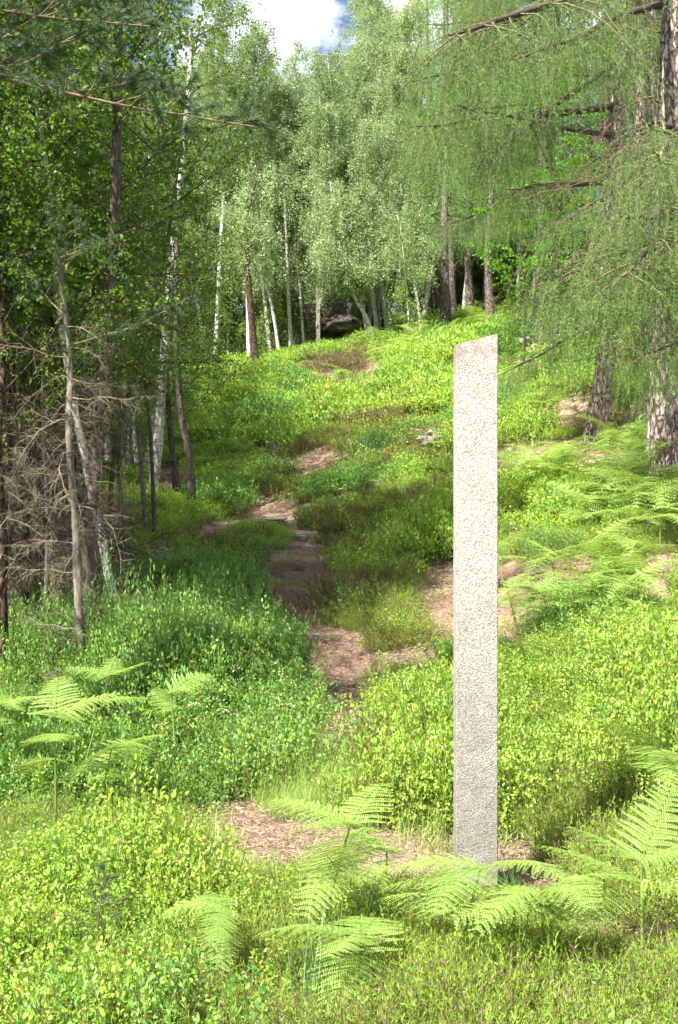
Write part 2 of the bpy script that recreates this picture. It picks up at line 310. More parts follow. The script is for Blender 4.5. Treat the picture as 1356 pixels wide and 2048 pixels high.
    bp = N.new('ShaderNodeBump'); bp.inputs['Strength'].default_value = .8; bp.inputs['Distance'].default_value = .0022; bp.invert = True; K(vo.outputs['Distance'], bp.inputs['Height']); K(bp.outputs[0], pr.inputs['Normal'])
    K(m4.outputs['Color'], pr.inputs['Base Color']); K(pr.outputs[0], out.inputs['Surface']); return m
M['concrete'] = concrete_mat()

# ------------------------------------------------------------------ terrain: thin plate spline through surveyed points
ctl = [P(*a) for a in [
 (950,1800,5.1),(560,1640,6.3),(1100,1750,5.4),(1300,1700,5.6),(690,1470,8.0),(690,1320,10.8),(600,1230,13),(600,1130,15.5),(600,1060,18.5),
 (545,1010,22),(900,990,20),(650,960,23),(850,880,26),(560,920,27),(650,860,31),(750,780,38),(900,740,35),(950,700,38),(1077,660,34),(850,650,50),
 (640,675,58),(560,680,54),(480,700,50),(500,780,42),(420,850,36),(450,950,28),(700,660,56),(900,610,60),(1000,620,52),(1330,930,15),(1150,930,15.8),
 (1190,880,19),(1050,800,22),(1200,700,30),(860,1200,11.5),(1050,1200,11),(1250,1150,11),
 (300,1000,22),(383,1015,21),(330,950,24),(200,1000,20),(50,1080,17),(0,1250,12),(165,1400,9),(285,1320,10.5),(100,900,32),(250,800,38),(0,880,38)]]
for c_ in ctl: c_[2] -= .012 * max(0, c_[1] - 12) + (.35 if c_[1] > 44 else 0)
ctl += [np.array(a, float) for a in [
 (-1.2,4,-1.78),(.4,4,-1.64),(1.3,4,-1.5),(1.8,6.5,-1.42),(2.35,8.5,-.95),(1.55,8.3,-1.2),(.9,7.3,-1.5),(2.9,12.5,-.25),(.8,17,-.5),(.7,13.7,-.85),
 (-1.2,13,-1.1),(-1.5,16,-.72),(-.8,9.3,-1.6),(-1.3,7.8,-1.78),(-2.2,8.2,-1.65),(-1.5,5.3,-1.78),(-2.6,12,-1.2),
 (0,0,-1.62),(-3,0,-1.85),(3,0,-1.35),(0,-6,-2.1),(0,-20,-3),(-40,-20,-5),(40,-20,1),(-8,5,-2.3),(8,5,-.5),(-4,5,-1.9),(4,5,-1.0),
 (-10,12,-2.2),(8,11,.4),(-10,20,-1),(10,20,2.4),(-10,40,2.2),(-20,50,4),(15,40,7.5),(16,58,11),(0,70,9.3),(0,85,9.6),(-18,75,7),(18,80,12),
 (0,130,1),(-45,60,3),(45,60,14),(-45,20,-3),(45,20,7),(-60,130,-2),(60,130,6)]]
ctl = np.array(ctl); nC = len(ctl)
HUM = [(-.85, 9.4, .7, .34), (-.34, 9.9, .26, .14), (-1.3, 12.9, .65, .34), (-1.35, 16.6, .7, .20), (.46, 7.8, .34, .14), (.36, 13.3, .5, .30), (1.3, 15, .8, .18), (1.9, 11.6, .7, .18), (-1.7, 6.0, .5, .14), (-.2, 28, 1.1, .4), (-2.2, 33, 1.4, .6), (.6, 36, 1.5, .5), (-3.2, 42, 1.8, .6), (2.6, 29, 1.3, .4), (-1, 46, 1.8, .45), (.9, 24.5, 1.0, .3), (3.4, 40, 1.6, .5), (3.5, 24, 1, .3)]
def _U(r2): return np.where(r2 > 1e-12, r2 * np.log(r2 + 1e-12), 0)
_r2 = ((ctl[:, None, :2] - ctl[None, :, :2]) ** 2).sum(-1)
_A = np.zeros((nC + 3, nC + 3)); _A[:nC, :nC] = _U(_r2) + np.eye(nC) * 1.2
_A[:nC, nC] = 1; _A[:nC, nC + 1:] = ctl[:, :2]; _A[nC, :nC] = 1; _A[nC + 1:, :nC] = ctl[:, :2].T
_W = np.linalg.solve(_A, np.concatenate([ctl[:, 2], [0, 0, 0]]))
def H(x, y, detail=True):
    x = np.atleast_1d(np.asarray(x, float)); y = np.atleast_1d(np.asarray(y, float)); sh = x.shape; x = x.ravel(); y = y.ravel()
    out = np.empty(len(x))
    for i in range(0, len(x), 20000):
        xs = x[i:i + 20000]; ys = y[i:i + 20000]
        r2 = (xs[:, None] - ctl[None, :, 0]) ** 2 + (ys[:, None] - ctl[None, :, 1]) ** 2
        out[i:i + 20000] = _U(r2) @ _W[:nC] + _W[nC] + _W[nC + 1] * xs + _W[nC + 2] * ys
    if detail:
        d = np.clip(np.hypot(x, y) / 25, .25, 1)
        for bx, by, br, bh in HUM: out += bh * np.exp(-((x - bx) ** 2 + ((y - by) * .8) ** 2) / br ** 2)
        out += (fbm(x * .35 + 50, y * .35 + 50, 3) - .5) * .3 * d + (fbm(x * 1.7 + 90, y * 1.7 + 90, 3) - .5) * .14
    return out.reshape(sh)
_ds = np.concatenate([np.arange(2.5, 20, .03), np.arange(20, 110, .12)])
def G(px, py, minus=0.0):
    """first point where the line of sight through a photo pixel meets the terrain"""
    x = (px - 678) / F * _ds; z = (1024 - py) / F * _ds
    below = z - H(x, _ds) - minus <= 0
    k = int(np.argmax(below)) if below.any() else len(_ds) - 1
    return np.array([x[k], _ds[k], float(H(x[k], _ds[k])[0])])
def Hz(x, y): return float(H(x, y)[0])

# ---- ground cover zones as polygons on the terrain
def poly(pts): return np.array([G(*p)[:2] for p in pts])
def inpoly(x, y, pl):
    n = len(pl); ins = np.zeros(x.shape, bool)
    for i in range(n):
        x1, y1 = pl[i]; x2, y2 = pl[(i + 1) % n]
        c = ((y1 > y) != (y2 > y)) & (x < (x2 - x1) * (y - y1) / (y2 - y1 + 1e-12) + x1); ins ^= c
    return ins
BARE = [poly(p) for p in [
 [(445,1620),(520,1595),(560,1640),(700,1665),(850,1680),(930,1720),(1010,1680),(1060,1700),(1130,1750),(1200,1850),(1356,1880),(1356,1930),(1150,1870),(1050,1810),(830,1800),(700,1760),(450,1740)],
 [(640,1510),(752,1510),(765,1330),(735,1275),(665,1250),(650,1225),(648,1165),(668,1120),(625,1060),(600,1030),(575,1000),(500,985),(505,1015),(545,1050),(590,1072),(560,1110),(500,1165),(535,1180),(535,1245),(560,1305),(608,1345),(630,1410)],
 [(825,1130),(905,1120),(1060,1160),(1090,1200),(1060,1290),(1000,1290),(905,1270),(830,1240)],
 [(1100,1120),(1356,1110),(1356,1200),(1240,1190),(1100,1170)],
 [(790,1300),(905,1290),(905,1335),(800,1335)],
 [(1010,790),(1060,700),(1110,690),(1100,760),(1050,800)],
 [(1120,790),(1180,800),(1190,850),(1110,860)],
 [(1000,900),(1200,880),(1290,900),(1250,950),(1100,945),(1000,960)],
 [(860,880),(905,850),(905,900),(875,905)],
 [(560,930),(650,890),(720,905),(690,935),(600,960)],
 [(650,640),(740,625),(760,650),(690,668),(648,672)],
 [(290,935),(400,925),(400,980),(330,990),(290,985)],
 [(380,1075),(500,1005),(520,1025),(430,1080),(340,1110)],
 [(1000,1700),(1100,1700),(1160,1800),(1050,1820)],
 [(730,730),(800,720),(760,800),(720,800)],
]]
HEATH = [poly(p) for p in [
 [(615,1080),(640,1030),(760,995),(905,975),(905,1060),(800,1080),(760,1140),(650,1130)],
 [(600,1200),(830,1180),(905,1260),(905,1330),(800,1330),(720,1300),(600,1260)],
 [(490,1000),(520,960),(640,930),(640,1000),(600,1030)],
 [(560,930),(700,850),(905,820),(905,940),(800,935),(650,960)],
 [(480,1830),(700,1760),(900,1830),(1356,1850),(1356,3000),(250,3000),(330,1950)],
 [(1000,1560),(1200,1560),(1356,1480),(1356,1850),(1150,1780),(1010,1690)],
 [(760,1480),(905,1470),(905,1680),(820,1660),(700,1600)],
 [(380,1120),(440,1080),(460,1170),(400,1180)],
 [(600,750),(700,700),(760,700),(700,790),(600,800)],
]]
GRASS = [poly(p) for p in [
 [(540,1520),(700,1460),(780,1520),(860,1600),(720,1660),(560,1620)],
 [(290,1560),(440,1520),(520,1570),(430,1620),(300,1640)],
 [(300,1700),(480,1690),(560,1740),(420,1850),(300,1830)],
 [(700,1330),(800,1340),(790,1420),(730,1450)],
 [(0,1070),(180,1030),(300,1080),(260,1300),(0,1400)],
 [(700,910),(800,890),(800,925),(700,935)],
]]
def zone_masks(x, y, wide=0.0):
    jx = x + (fbm(x * 2.3, y * 2.3, 3) - .5) * np.clip(.016 * y, .06, .5); jy = y + (fbm(x * 2.3 + 40, y * 2.3 + 9, 3) - .5) * .6
    b = np.zeros(x.shape, bool); h = b.copy(); g = b.copy()
    for p in BARE:
        b |= inpoly(jx, jy, p)
        if wide: b |= inpoly(jx - wide, jy, p) | inpoly(jx + wide, jy, p)
    for p in HEATH: h |= inpoly(jx, jy, p)
    for p in GRASS: g |= inpoly(jx, jy, p)
    # forest floor under the larches and the left wood is thin
    wood = ((x > 6) & (y > 16) & (y < 55)) | ((x < -.22 * y - .5) & (y > 9)) | (y > 62)
    b |= wood & (fbm(x * .6, y * .6, 3) > .52)
    return b, h & ~b, g & ~b & ~h

def clearance(x, y, zg):
    """how high plants may grow here: trampled and open towards the bare earth and the path behind them"""
    out = np.full(x.shape, 9.0); d = y
    for k in (.1, .2, .35, .5, .7, .95, 1.25, 1.6, 2.0, 2.6):
        f = 1 + k / d; xq, yq = x * f, y * f; bq = np.zeros(x.shape, bool)
        for p in BARE: bq |= inpoly(xq, yq, p)
        bq &= y < 26
        zq = H(xq, yq); lim = zq / f - zg
        out = np.where(bq, np.minimum(out, lim + .02 + .09 * vnoise(x * 3, y * 3)), out)
    return out

# terrain sheet, finer near the camera
gy = np.concatenate([np.linspace(-60, 1, 25)[:-1], np.linspace(1, 12, 190)[:-1], np.linspace(12, 40, 190)[:-1], np.linspace(40, 90, 90)[:-1], np.linspace(90, 400, 40)])
tx = np.concatenate([np.linspace(-14, -.45, 46)[:-1], np.linspace(-.45, .45, 150)[:-1], np.linspace(.45, 14, 46)])
XX = tx[None, :] * np.clip(gy, 6, 30)[:, None]; YY = np.broadcast_to(gy[:, None], XX.shape)
ZZ = H(XX, YY)
b_, h_, g_ = zone_masks(XX.ravel(), YY.ravel())
mb = MB(); ny, nx = XX.shape
ii = (np.arange(ny - 1)[:, None] * nx + np.arange(nx - 1)[None, :]).ravel()
mb.add(np.stack([XX.ravel(), YY.ravel(), ZZ.ravel()], 1), np.stack([ii, ii + 1, ii + nx + 1, ii + nx], 1))
gr = mb.build('ground', M['ground']); gr['kind'] = 'structure'
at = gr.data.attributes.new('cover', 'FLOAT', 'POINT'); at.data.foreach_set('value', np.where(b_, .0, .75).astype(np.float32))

# ------------------------------------------------------------------ scatter (uncountable ground cover only)
def scatter(name, pts, rots, scl, idx, protos, label, cat):
    coll = bpy.data.collections.new(name + '_pieces')
    for i, me in enumerate(protos):
        coll.objects.link(bpy.data.objects.new('%s_piece_%02d' % (name, i), me))
    me = bpy.data.meshes.new(name); n = len(pts); me.vertices.add(n); me.vertices.foreach_set('co', np.asarray(pts, np.float32).ravel())
    a = me.attributes.new('rot', 'FLOAT_VECTOR', 'POINT'); a.data.foreach_set('vector', np.asarray(rots, np.float32).ravel())
    a = me.attributes.new('scl', 'FLOAT_VECTOR', 'POINT'); a.data.foreach_set('vector', np.asarray(scl, np.float32).ravel())
    a = me.attributes.new('pid', 'INT', 'POINT'); a.data.foreach_set('value', np.asarray(idx, np.int32))
    o = bpy.data.objects.new(name, me); C.objects.link(o); tag(o, label, cat, None, 'stuff')
    for pm in protos:
        for mt in pm.materials:
            if mt.name not in [m.name for m in me.materials]: me.materials.append(mt)
    ng = bpy.data.node_groups.new(name, 'GeometryNodeTree')
    ng.interface.new_socket('Geometry', in_out='INPUT', socket_type='NodeSocketGeometry'); ng.interface.new_socket('Geometry', in_out='OUTPUT', socket_type='NodeSocketGeometry')
    N = ng.nodes; K = ng.links.new; gi = N.new('NodeGroupInput'); go = N.new('NodeGroupOutput')
    ip = N.new('GeometryNodeInstanceOnPoints'); ci = N.new('GeometryNodeCollectionInfo'); ci.inputs['Collection'].default_value = coll
    ci.inputs['Separate Children'].default_value = True; ci.inputs['Reset Children'].default_value = True
    def na(nm, ty): q = N.new('GeometryNodeInputNamedAttribute'); q.data_type = ty; q.inputs['Name'].default_value = nm; return q.outputs['Attribute']
    er = N.new('FunctionNodeEulerToRotation'); K(na('rot', 'FLOAT_VECTOR'), er.inputs[0])
    K(gi.outputs[0], ip.inputs['Points']); K(ci.outputs[0], ip.inputs['Instance']); ip.inputs['Pick Instance'].default_value = True
    K(na('pid', 'INT'), ip.inputs['Instance Index']); K(er.outputs[0], ip.inputs['Rotation']); K(na('scl', 'FLOAT_VECTOR'), ip.inputs['Scale'])
    K(ip.outputs[0], go.inputs[0])
    md = o.modifiers.new('scatter', 'NODES'); md.node_group = ng
    return o

def wedge(r, n, d0, d1, tmax=.34, pad=1.0):
    """random ground positions inside a widened view wedge, uniform per area"""
    d = np.sqrt(r.uniform(d0 ** 2, d1 ** 2, n)); w = tmax * d + pad; x = r.uniform(-1, 1, n) * w
    keep = r.rand(n) < (w / (tmax * d1 + pad)) / (d / d1) * .75
    return x[keep], d[keep]

def bilberry_patch(seed, rad, hgt, ntw, nleaf, ls, mat, kind='oval', open_=.3):
    r = np.random.RandomState(seed); mb = MB()
    a = r.uniform(0, 2 * PI, ntw); q = np.sqrt(r.rand(ntw)) * rad
    bx, by = q * np.cos(a), q * np.sin(a); ht = hgt * (1 - .45 * (q / rad) ** 2) * r.uniform(.6, 1.1, ntw)
    lean = np.stack([bx, by], 1) * .35 + r.normal(0, hgt * .22, (ntw, 2))
    top = np.stack([bx + lean[:, 0], by + lean[:, 1], ht], 1); bot = np.stack([bx * .8, by * .8, np.full(ntw, -.04)], 1)
    for i in range(0, ntw, 1 if kind == 'oval' else 3):
        mid = (top[i] + bot[i]) / 2 + r.normal(0, hgt * .06, 3); mb.tube([bot[i], mid, top[i]], [.0022 * ls / .015, .0016 * ls / .015, .0007 * ls / .015], 3, 1)
    n = ntw * nleaf; k = np.repeat(np.arange(ntw), nleaf); t = 1 - r.rand(n) ** 1.3 * .75
    p = bot[k] + (top[k] - bot[k]) * t[:, None] + r.normal(0, 1, (n, 3)) * np.array([1, 1, .6]) * ls * open_ * 6 * np.clip(1.2 - t, .3, 1)[:, None]
    d = rnd_dirs(r, n, .5); nr = rnd_dirs(r, n, 1.3)
    s = ls * r.uniform(.65, 1.2, n)
    leaves(mb, p, d, nr, s, s * .33, kind, 0, .3)
    return mb.mesh('bilberry_patch', [mat, M['bilberry_stem']])

def sprig_patch(seed, rad, hgt, n, width, mat, side=10, twig='brown_twig'):
    """heather: fine upright shoots set with tiny scale leaves"""
    r = np.random.RandomState(seed); mb = MB()
    a = r.uniform(0, 2 * PI, n); q = np.sqrt(r.rand(n)) * rad; base = np.stack([q * np.cos(a), q * np.sin(a), np.full(n, -.03)], 1)
    dr = unit(np.stack([base[:, 0] / rad * .55 + r.normal(0, .22, n), base[:, 1] / rad * .55 + r.normal(0, .22, n), np.ones(n)], 1))
    hh = hgt * (1 - .4 * (q / rad) ** 2) * r.uniform(.55, 1.15, n)
    leaves(mb, base, dr, rnd_dirs(r, n), hh, width * .6, 'tri', 1)
    k = np.repeat(np.arange(n), side); m_ = len(k); t = r.uniform(.25, 1, m_)
    p = base[k] + dr[k] * (hh[k] * t)[:, None]
    d = unit(dr[k] * 1.2 + r.normal(0, .55, (m_, 3)))
    leaves(mb, p, d, rnd_dirs(r, m_), hgt * (.075 if side > 15 else .13) * r.uniform(.6, 1.3, m_) , width, 'kite', 0, .2)
    return mb.mesh('heather_tuft', [mat, M[twig]])

def grass_patch(seed, rad, hgt, n, width, mat, bend=.6):
    r = np.random.RandomState(seed); mb = MB()
    a = r.uniform(0, 2 * PI, n); q = np.sqrt(r.rand(n)) * rad; b = np.stack([q * np.cos(a), q * np.sin(a), np.full(n, -.02)], 1)
    az = r.uniform(0, 2 * PI, n); o = np.stack([np.cos(az), np.sin(az), np.zeros(n)], 1); s = np.stack([-np.sin(az), np.cos(az), np.zeros(n)], 1)
    h = hgt * r.uniform(.45, 1.15, n); bd = bend * r.uniform(.2, 1.2, n)
    rows = []
    for t in (0, .35, .7, 1.0):
        c = b + np.array([0, 0, 1]) * (h * (t - .35 * bd * t * t))[:, None] + o * (h * bd * t * t * .75)[:, None]
        w = (width * (1 - t * .9))
        rows += [c + s * w, c - s * w]
    v = np.stack(rows, 1); k = np.arange(n)[:, None] * 8
    mb.add(v.reshape(-1, 3), np.concatenate([k + np.array([[0, 1, 3, 2]]), k + np.array([[2, 3, 5, 4]]), k + np.array([[4, 5, 7, 6]])]), None, 0)
    return mb.mesh('grass_tuft', mat)

rs = np.random.RandomState(11)
def rot_scale(r, n, s0=.8, s1=1.25, tilt=.12):
    rot = np.stack([r.normal(0, tilt, n), r.normal(0, tilt, n), r.uniform(0, 2 * PI, n)], 1)
    s = r.uniform(s0, s1, n); return rot, np.stack([s, s, s * r.uniform(.75, 1.25, n)], 1)

# bilberry
protos = []
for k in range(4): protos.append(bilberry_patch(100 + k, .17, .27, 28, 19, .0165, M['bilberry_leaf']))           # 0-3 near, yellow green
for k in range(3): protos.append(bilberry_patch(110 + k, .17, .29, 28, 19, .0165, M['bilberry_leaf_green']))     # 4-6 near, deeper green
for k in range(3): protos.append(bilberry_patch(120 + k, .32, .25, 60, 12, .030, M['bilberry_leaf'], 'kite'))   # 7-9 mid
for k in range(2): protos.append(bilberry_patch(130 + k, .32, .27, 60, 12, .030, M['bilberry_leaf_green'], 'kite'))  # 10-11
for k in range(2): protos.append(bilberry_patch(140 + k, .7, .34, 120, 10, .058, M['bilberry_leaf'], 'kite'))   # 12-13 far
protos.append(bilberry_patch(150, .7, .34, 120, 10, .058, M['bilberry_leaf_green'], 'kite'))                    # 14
PT = []; RT = []; SC = []; ID = []
for (d0, d1, n, ids_y, ids_g) in [(2.2, 13, 13000, (0, 4), (4, 7)), (12, 29, 9500, (7, 10), (10, 12)), (28, 72, 9000, (12, 14), (14, 15))]:
    x, y = wedge(rs, n, d0, d1)
    b, h, g = zone_masks(x, y, .17 if d0 < 5 else .26); keep = ~b & (~h | (rs.rand(len(x)) < .12)) & (~g | (rs.rand(len(x)) < .10))
    # the forest floor on the left is only sparsely covered
    sparse = (x < -.16 * y - .3) & (y > 10); keep &= ~sparse | (rs.rand(len(x)) < .45)
    x, y = x[keep], y[keep]; z = H(x, y)
    # deep green plants left of the path and in the hollows, yellow green elsewhere
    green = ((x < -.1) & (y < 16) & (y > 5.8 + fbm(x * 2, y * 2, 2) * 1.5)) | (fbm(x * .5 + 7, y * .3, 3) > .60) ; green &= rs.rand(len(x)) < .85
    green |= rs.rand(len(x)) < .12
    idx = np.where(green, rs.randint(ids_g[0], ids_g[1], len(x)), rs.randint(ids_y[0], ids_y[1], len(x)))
    rot, sc = rot_scale(rs, len(x))
    hm = .3 + 1.45 * np.clip((fbm(x * 1.5 + 3, y * 1.1 + 3, 2) - .25) / .5, 0, 1) ** 1.2; tall = np.where((x < -.1) & (y > 7) & (y < 13), 1.35, 1.0) * np.where((x > 1.2) & (y > 7) & (y < 9.5), 1.15, 1)
    near_bare = np.where(y < 5.2, .72, 1.0) * np.where(y > 44, .75, 1)
    sc *= (hm * tall * near_bare)[:, None]
    sc[:, :2] = np.minimum(sc[:, :2], 1.25)
    cl = clearance(x, y, z); ok = cl > .14; lim = np.clip(cl / (.36 * sc[:, 2]), .2, 1); sc[:, 2] *= lim; sc[:, :2] *= np.clip(lim * 1.3, .5, 1)[:, None]
    x, y, z, rot, sc, idx = x[ok], y[ok], z[ok], rot[ok], sc[ok], idx[ok]
    PT.append(np.stack([x, y, z], 1)); RT.append(rot); SC.append(sc); ID.append(idx)
scatter('bilberry_cover', np.vstack(PT), np.vstack(RT), np.vstack(SC), np.concatenate(ID), protos, 'yellow green bilberry plants carpeting the slope on both sides of the path', 'bilberry')

# heather
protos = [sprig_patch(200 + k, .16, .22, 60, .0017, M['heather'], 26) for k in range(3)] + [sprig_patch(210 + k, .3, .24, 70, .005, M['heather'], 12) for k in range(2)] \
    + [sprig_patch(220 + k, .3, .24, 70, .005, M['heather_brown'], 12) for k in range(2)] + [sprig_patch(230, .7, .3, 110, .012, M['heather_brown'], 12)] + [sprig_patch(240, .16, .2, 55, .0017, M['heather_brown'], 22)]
PT = []; RT = []; SC = []; ID = []
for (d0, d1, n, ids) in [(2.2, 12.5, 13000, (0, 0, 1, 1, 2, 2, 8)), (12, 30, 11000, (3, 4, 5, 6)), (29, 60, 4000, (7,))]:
    x, y = wedge(rs, n, d0, d1); b, h, g = zone_masks(x, y, .07 if d0 < 5 else .12); keep = (h | (~b & (rs.rand(len(x)) < .16))) & (~g | (rs.rand(len(x)) < .1)); x, y = x[keep], y[keep]
    rot, sc = rot_scale(rs, len(x)); sc *= (.45 + 1.0 * fbm(x * 1.4, y * 1.4, 2))[:, None]
    z = H(x, y); cl = clearance(x, y, z); ok = cl > .10; lim = np.clip(cl / (.28 * sc[:, 2]), .3, 1); sc[:, 2] *= lim; x, y, z, rot, sc = x[ok], y[ok], z[ok], rot[ok], sc[ok]
    PT.append(np.stack([x, y, z], 1)); RT.append(rot); SC.append(sc); ID.append(np.array(ids)[rs.randint(0, len(ids), len(x))])
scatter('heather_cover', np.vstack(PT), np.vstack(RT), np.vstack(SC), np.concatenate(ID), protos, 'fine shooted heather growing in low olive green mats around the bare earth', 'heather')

# grass
protos = [grass_patch(300 + k, .12, .17, 90, .0016, M['grass'], .9) for k in range(3)] + [grass_patch(310 + k, .25, .2, 90, .004, M['grass'], .9) for k in range(2)]
PT = []; RT = []; SC = []; ID = []
for (d0, d1, n, ids) in [(2.2, 12.5, 14000, (0, 1, 2)), (12, 30, 7000, (3, 4))]:
    x, y = wedge(rs, n, d0, d1); b, h, g = zone_masks(x, y)
    edge = fbm(x * 1.3 + 5, y * 1.3, 3)
    keep = (g | (h & (y < 9) & (rs.rand(len(x)) < .16)) | (~b & (edge > .62) & (rs.rand(len(x)) < .5)) | (b & (rs.rand(len(x)) < .10))); x, y = x[keep], y[keep]
    rot, sc = rot_scale(rs, len(x), .7, 1.4)
    z = H(x, y); cl = clearance(x, y, z); ok = cl > .05; sc[:, 2] *= np.clip(cl / .22, .3, 1); x, y, z, rot, sc = x[ok], y[ok], z[ok], rot[ok], sc[ok]
    PT.append(np.stack([x, y, z], 1)); RT.append(rot); SC.append(sc); ID.append(np.array(ids)[rs.randint(0, len(ids), len(x))])
scatter('grass_cover', np.vstack(PT), np.vstack(RT), np.vstack(SC), np.concatenate(ID), protos, 'thin pale green grass growing beside the sandy path', 'grass')

# needle and twig litter
def litter_patch(seed, rad, n, ln, wd, mat):
    r = np.random.RandomState(seed); mb = MB()
    a = r.uniform(0, 2 * PI, n); q = np.sqrt(r.rand(n)) * rad; b = np.stack([q * np.cos(a), q * np.sin(a), r.uniform(.001, .016, n)], 1)
    az = r.uniform(0, 2 * PI, n); d = np.stack([np.cos(az), np.sin(az), r.normal(0, .15, n)], 1)
    nr = rnd_dirs(r, n, 2.5); l = ln * r.uniform(.4, 1.5, n)
    leaves(mb, b, d, nr, l, wd * r.uniform(.5, 1.6, n), 'kite', 0, .5)
    return mb.mesh('litter', mat)
protos = [litter_patch(400, .3, 260, .04, .0018, M['dry']), litter_patch(401, .3, 34, .022, .005, M['dry']), litter_patch(402, .3, 26, .12, .0025, M['brown_twig']), litter_patch(403, .8, 160, .07, .006, M['dry'])]
PT = []; RT = []; SC = []; ID = []
for (d0, d1, n, ids) in [(2.2, 16, 9000, (0, 0, 0, 0, 1, 2)), (15, 50, 2600, (3,))]:
    x, y = wedge(rs, n, d0, d1); b, h, g = zone_masks(x, y); keep = b | (rs.rand(len(x)) < .15); x, y = x[keep], y[keep]
    rot, sc = rot_scale(rs, len(x), .8, 1.2, .05)
    PT.append(np.stack([x, y, H(x, y) + .004], 1)); RT.append(rot); SC.append(sc); ID.append(np.array(ids)[rs.randint(0, len(ids), len(x))])
scatter('needle_litter', np.vstack(PT), np.vstack(RT), np.vstack(SC), np.concatenate(ID), protos, 'dry brown needles, leaves and twigs strewn over the bare soil', 'litter')

# ------------------------------------------------------------------ concrete posts
def post(base, w, dp, h0, h1, label, res, bump, bury=.35):
    """slab post with sloping top; h0 left height, h1 right height"""
    o = bpy.data.objects.new('concrete_post', None)
    nxs = max(2, int(w / res)); nys = max(2, int(dp / res)); nzs = int((h1 + bury) / res)
    ring = [(-w / 2 + w * i / nxs, -dp / 2) for i in range(nxs)] + [(w / 2, -dp / 2 + dp * i / nys) for i in range(nys)] + \
           [(w / 2 - w * i / nxs, dp / 2) for i in range(nxs)] + [(-w / 2, dp / 2 - dp * i / nys) for i in range(nys)]
    ring = np.array(ring); n = len(ring); tz = np.linspace(0, 1, nzs + 1)
    top = h0 + (h1 - h0) * (ring[:, 0] / w + .5)
    V = np.zeros((nzs + 1, n, 3)); V[:, :, :2] = ring[None]; V[:, :, 2] = -bury + tz[:, None] * (top[None, :] + bury)
    nr = np.zeros((n, 2)); nr[np.isclose(ring[:, 1], -dp / 2), 1] -= 1; nr[np.isclose(ring[:, 1], dp / 2), 1] += 1
    nr[np.isclose(ring[:, 0], -w / 2), 0] -= 1; nr[np.isclose(ring[:, 0], w / 2), 0] += 1; nr /= np.linalg.norm(nr, axis=1)[:, None]
    flat = V.reshape(-1, 3); N3 = np.tile(np.column_stack([nr, np.zeros(n)]), (nzs + 1, 1))
    corner = np.tile((np.abs(nr[:, 0]) * np.abs(nr[:, 1]) > .1), nzs + 1)
    disp = np.zeros(len(flat))
    if bump > 0:
        for i, p in enumerate(flat):
            v = Vector(p * 170); disp[i] = (.55 - mnoise.voronoi(v)[0][0]) * bump + mnoise.noise(Vector(p * 14)) * bump * .5
        disp[corner] -= bump * 1.2 + np.maximum(0, np.array([mnoise.noise(Vector((0, 0, q[2] * 22 + q[0] * 90))) for q in flat[corner]])) * .012
    flat = flat + N3 * disp[:, None]
    mb = MB(); i = np.arange(nzs)[:, None] * n; j = np.arange(n)[None, :]; j2 = (j + 1) % n
    mb.add(flat, np.stack([i + j, i + j2, i + n + j2, i + n + j], -1).reshape(-1, 4))
    # sloped cap grid joined by its own vertices
    cap = []; capn = nxs
    front = flat[nzs * n: nzs * n + nxs + 1]; back = flat[nzs * n + nxs + nys: nzs * n + 2 * nxs + nys + 1][::-1]
    rows = np.stack([front * (1 - t) + back * t for t in np.linspace(0, 1, nys + 1)], 0)
    rows[1:-1, 1:-1, 2] += .0015 if bump > 0 else 0
    ii = (np.arange(nys)[:, None] * (nxs + 1) + np.arange(nxs)[None, :]).ravel()
    mb.add(rows.reshape(-1, 3), np.stack([ii, ii + 1, ii + nxs + 2, ii + nxs + 1], 1))
    ob = mb.build('concrete_post', M['concrete'], smooth=False); ob.location = tuple(base)
    return tag(ob, label, 'concrete post', 'concrete posts along the path')
pb = P(953, 1800, 5.16)
pb[2] = Hz(pb[0], pb[1])
toz = P(912, 690, 5.1)[2] - pb[2]; toz1 = P(996, 668, 5.1)[2] - pb[2]
post((P(954, 0, 5.1)[0], 5.16, pb[2]), .173, .12, toz, toz1, 'tall rough pale concrete post with slanted top and red paint traces, standing among foreground ferns', .0034, .0015)
fb = P(636, 676, 58); fz = Hz(fb[0], 58)
ft = P(636, 577, 58)[2]
fo = post((fb[0], 58, fz), .2, .14, ft - fz - .02, ft - fz + .02, 'distant slim concrete post standing beside the dark boulder on the crest', .05, 0)

# ------------------------------------------------------------------ rocks and stump
def rock(name, loc, size, mat, label, cat='rock', seed=0, layers=True, group=None, flat_top=0):
    import bmesh
    bm = bmesh.new(); bmesh.ops.create_icosphere(bm, subdivisions=5, radius=1)
    for v in bm.verts:
        p = v.co.copy()
        q = Vector([math.copysign(abs(c) ** .6, c) for c in p])
        n = mnoise.fractal(p * 1.3 + Vector((seed * 7.1, 0, 0)), .8, 2, 5) * .28
        if layers: n += .05 * math.sin((p.z + .2 * mnoise.noise(p * 2)) * 16) - .07 * (abs(math.sin(p.z * 4.2 + .4)) < .13)
        q = q * (1 + n); v.co = Vector((q.x * size[0], q.y * size[1], q.z * size[2]))
    me = bpy.data.meshes.new(name); bm.to_mesh(me); bm.free(); me.materials.append(mat)
    for pl in me.polygons: pl.use_smooth = True
    o = bpy.data.objects.new(name, me); C.objects.link(o); o.location = tuple(loc)
    return tag(o, label, cat, group)
bp_ = P(664, 628, 60)
o = rock('boulder', (P(664, 0, 60)[0], 60.3, P(0, 626, 60)[2]), (1.0, 1.3, 1.05), M['dark_rock'], 'large dark layered sandstone boulder with overhanging top behind the distant post', 'boulder', 1); o.rotation_euler = (0, -.16, .2)
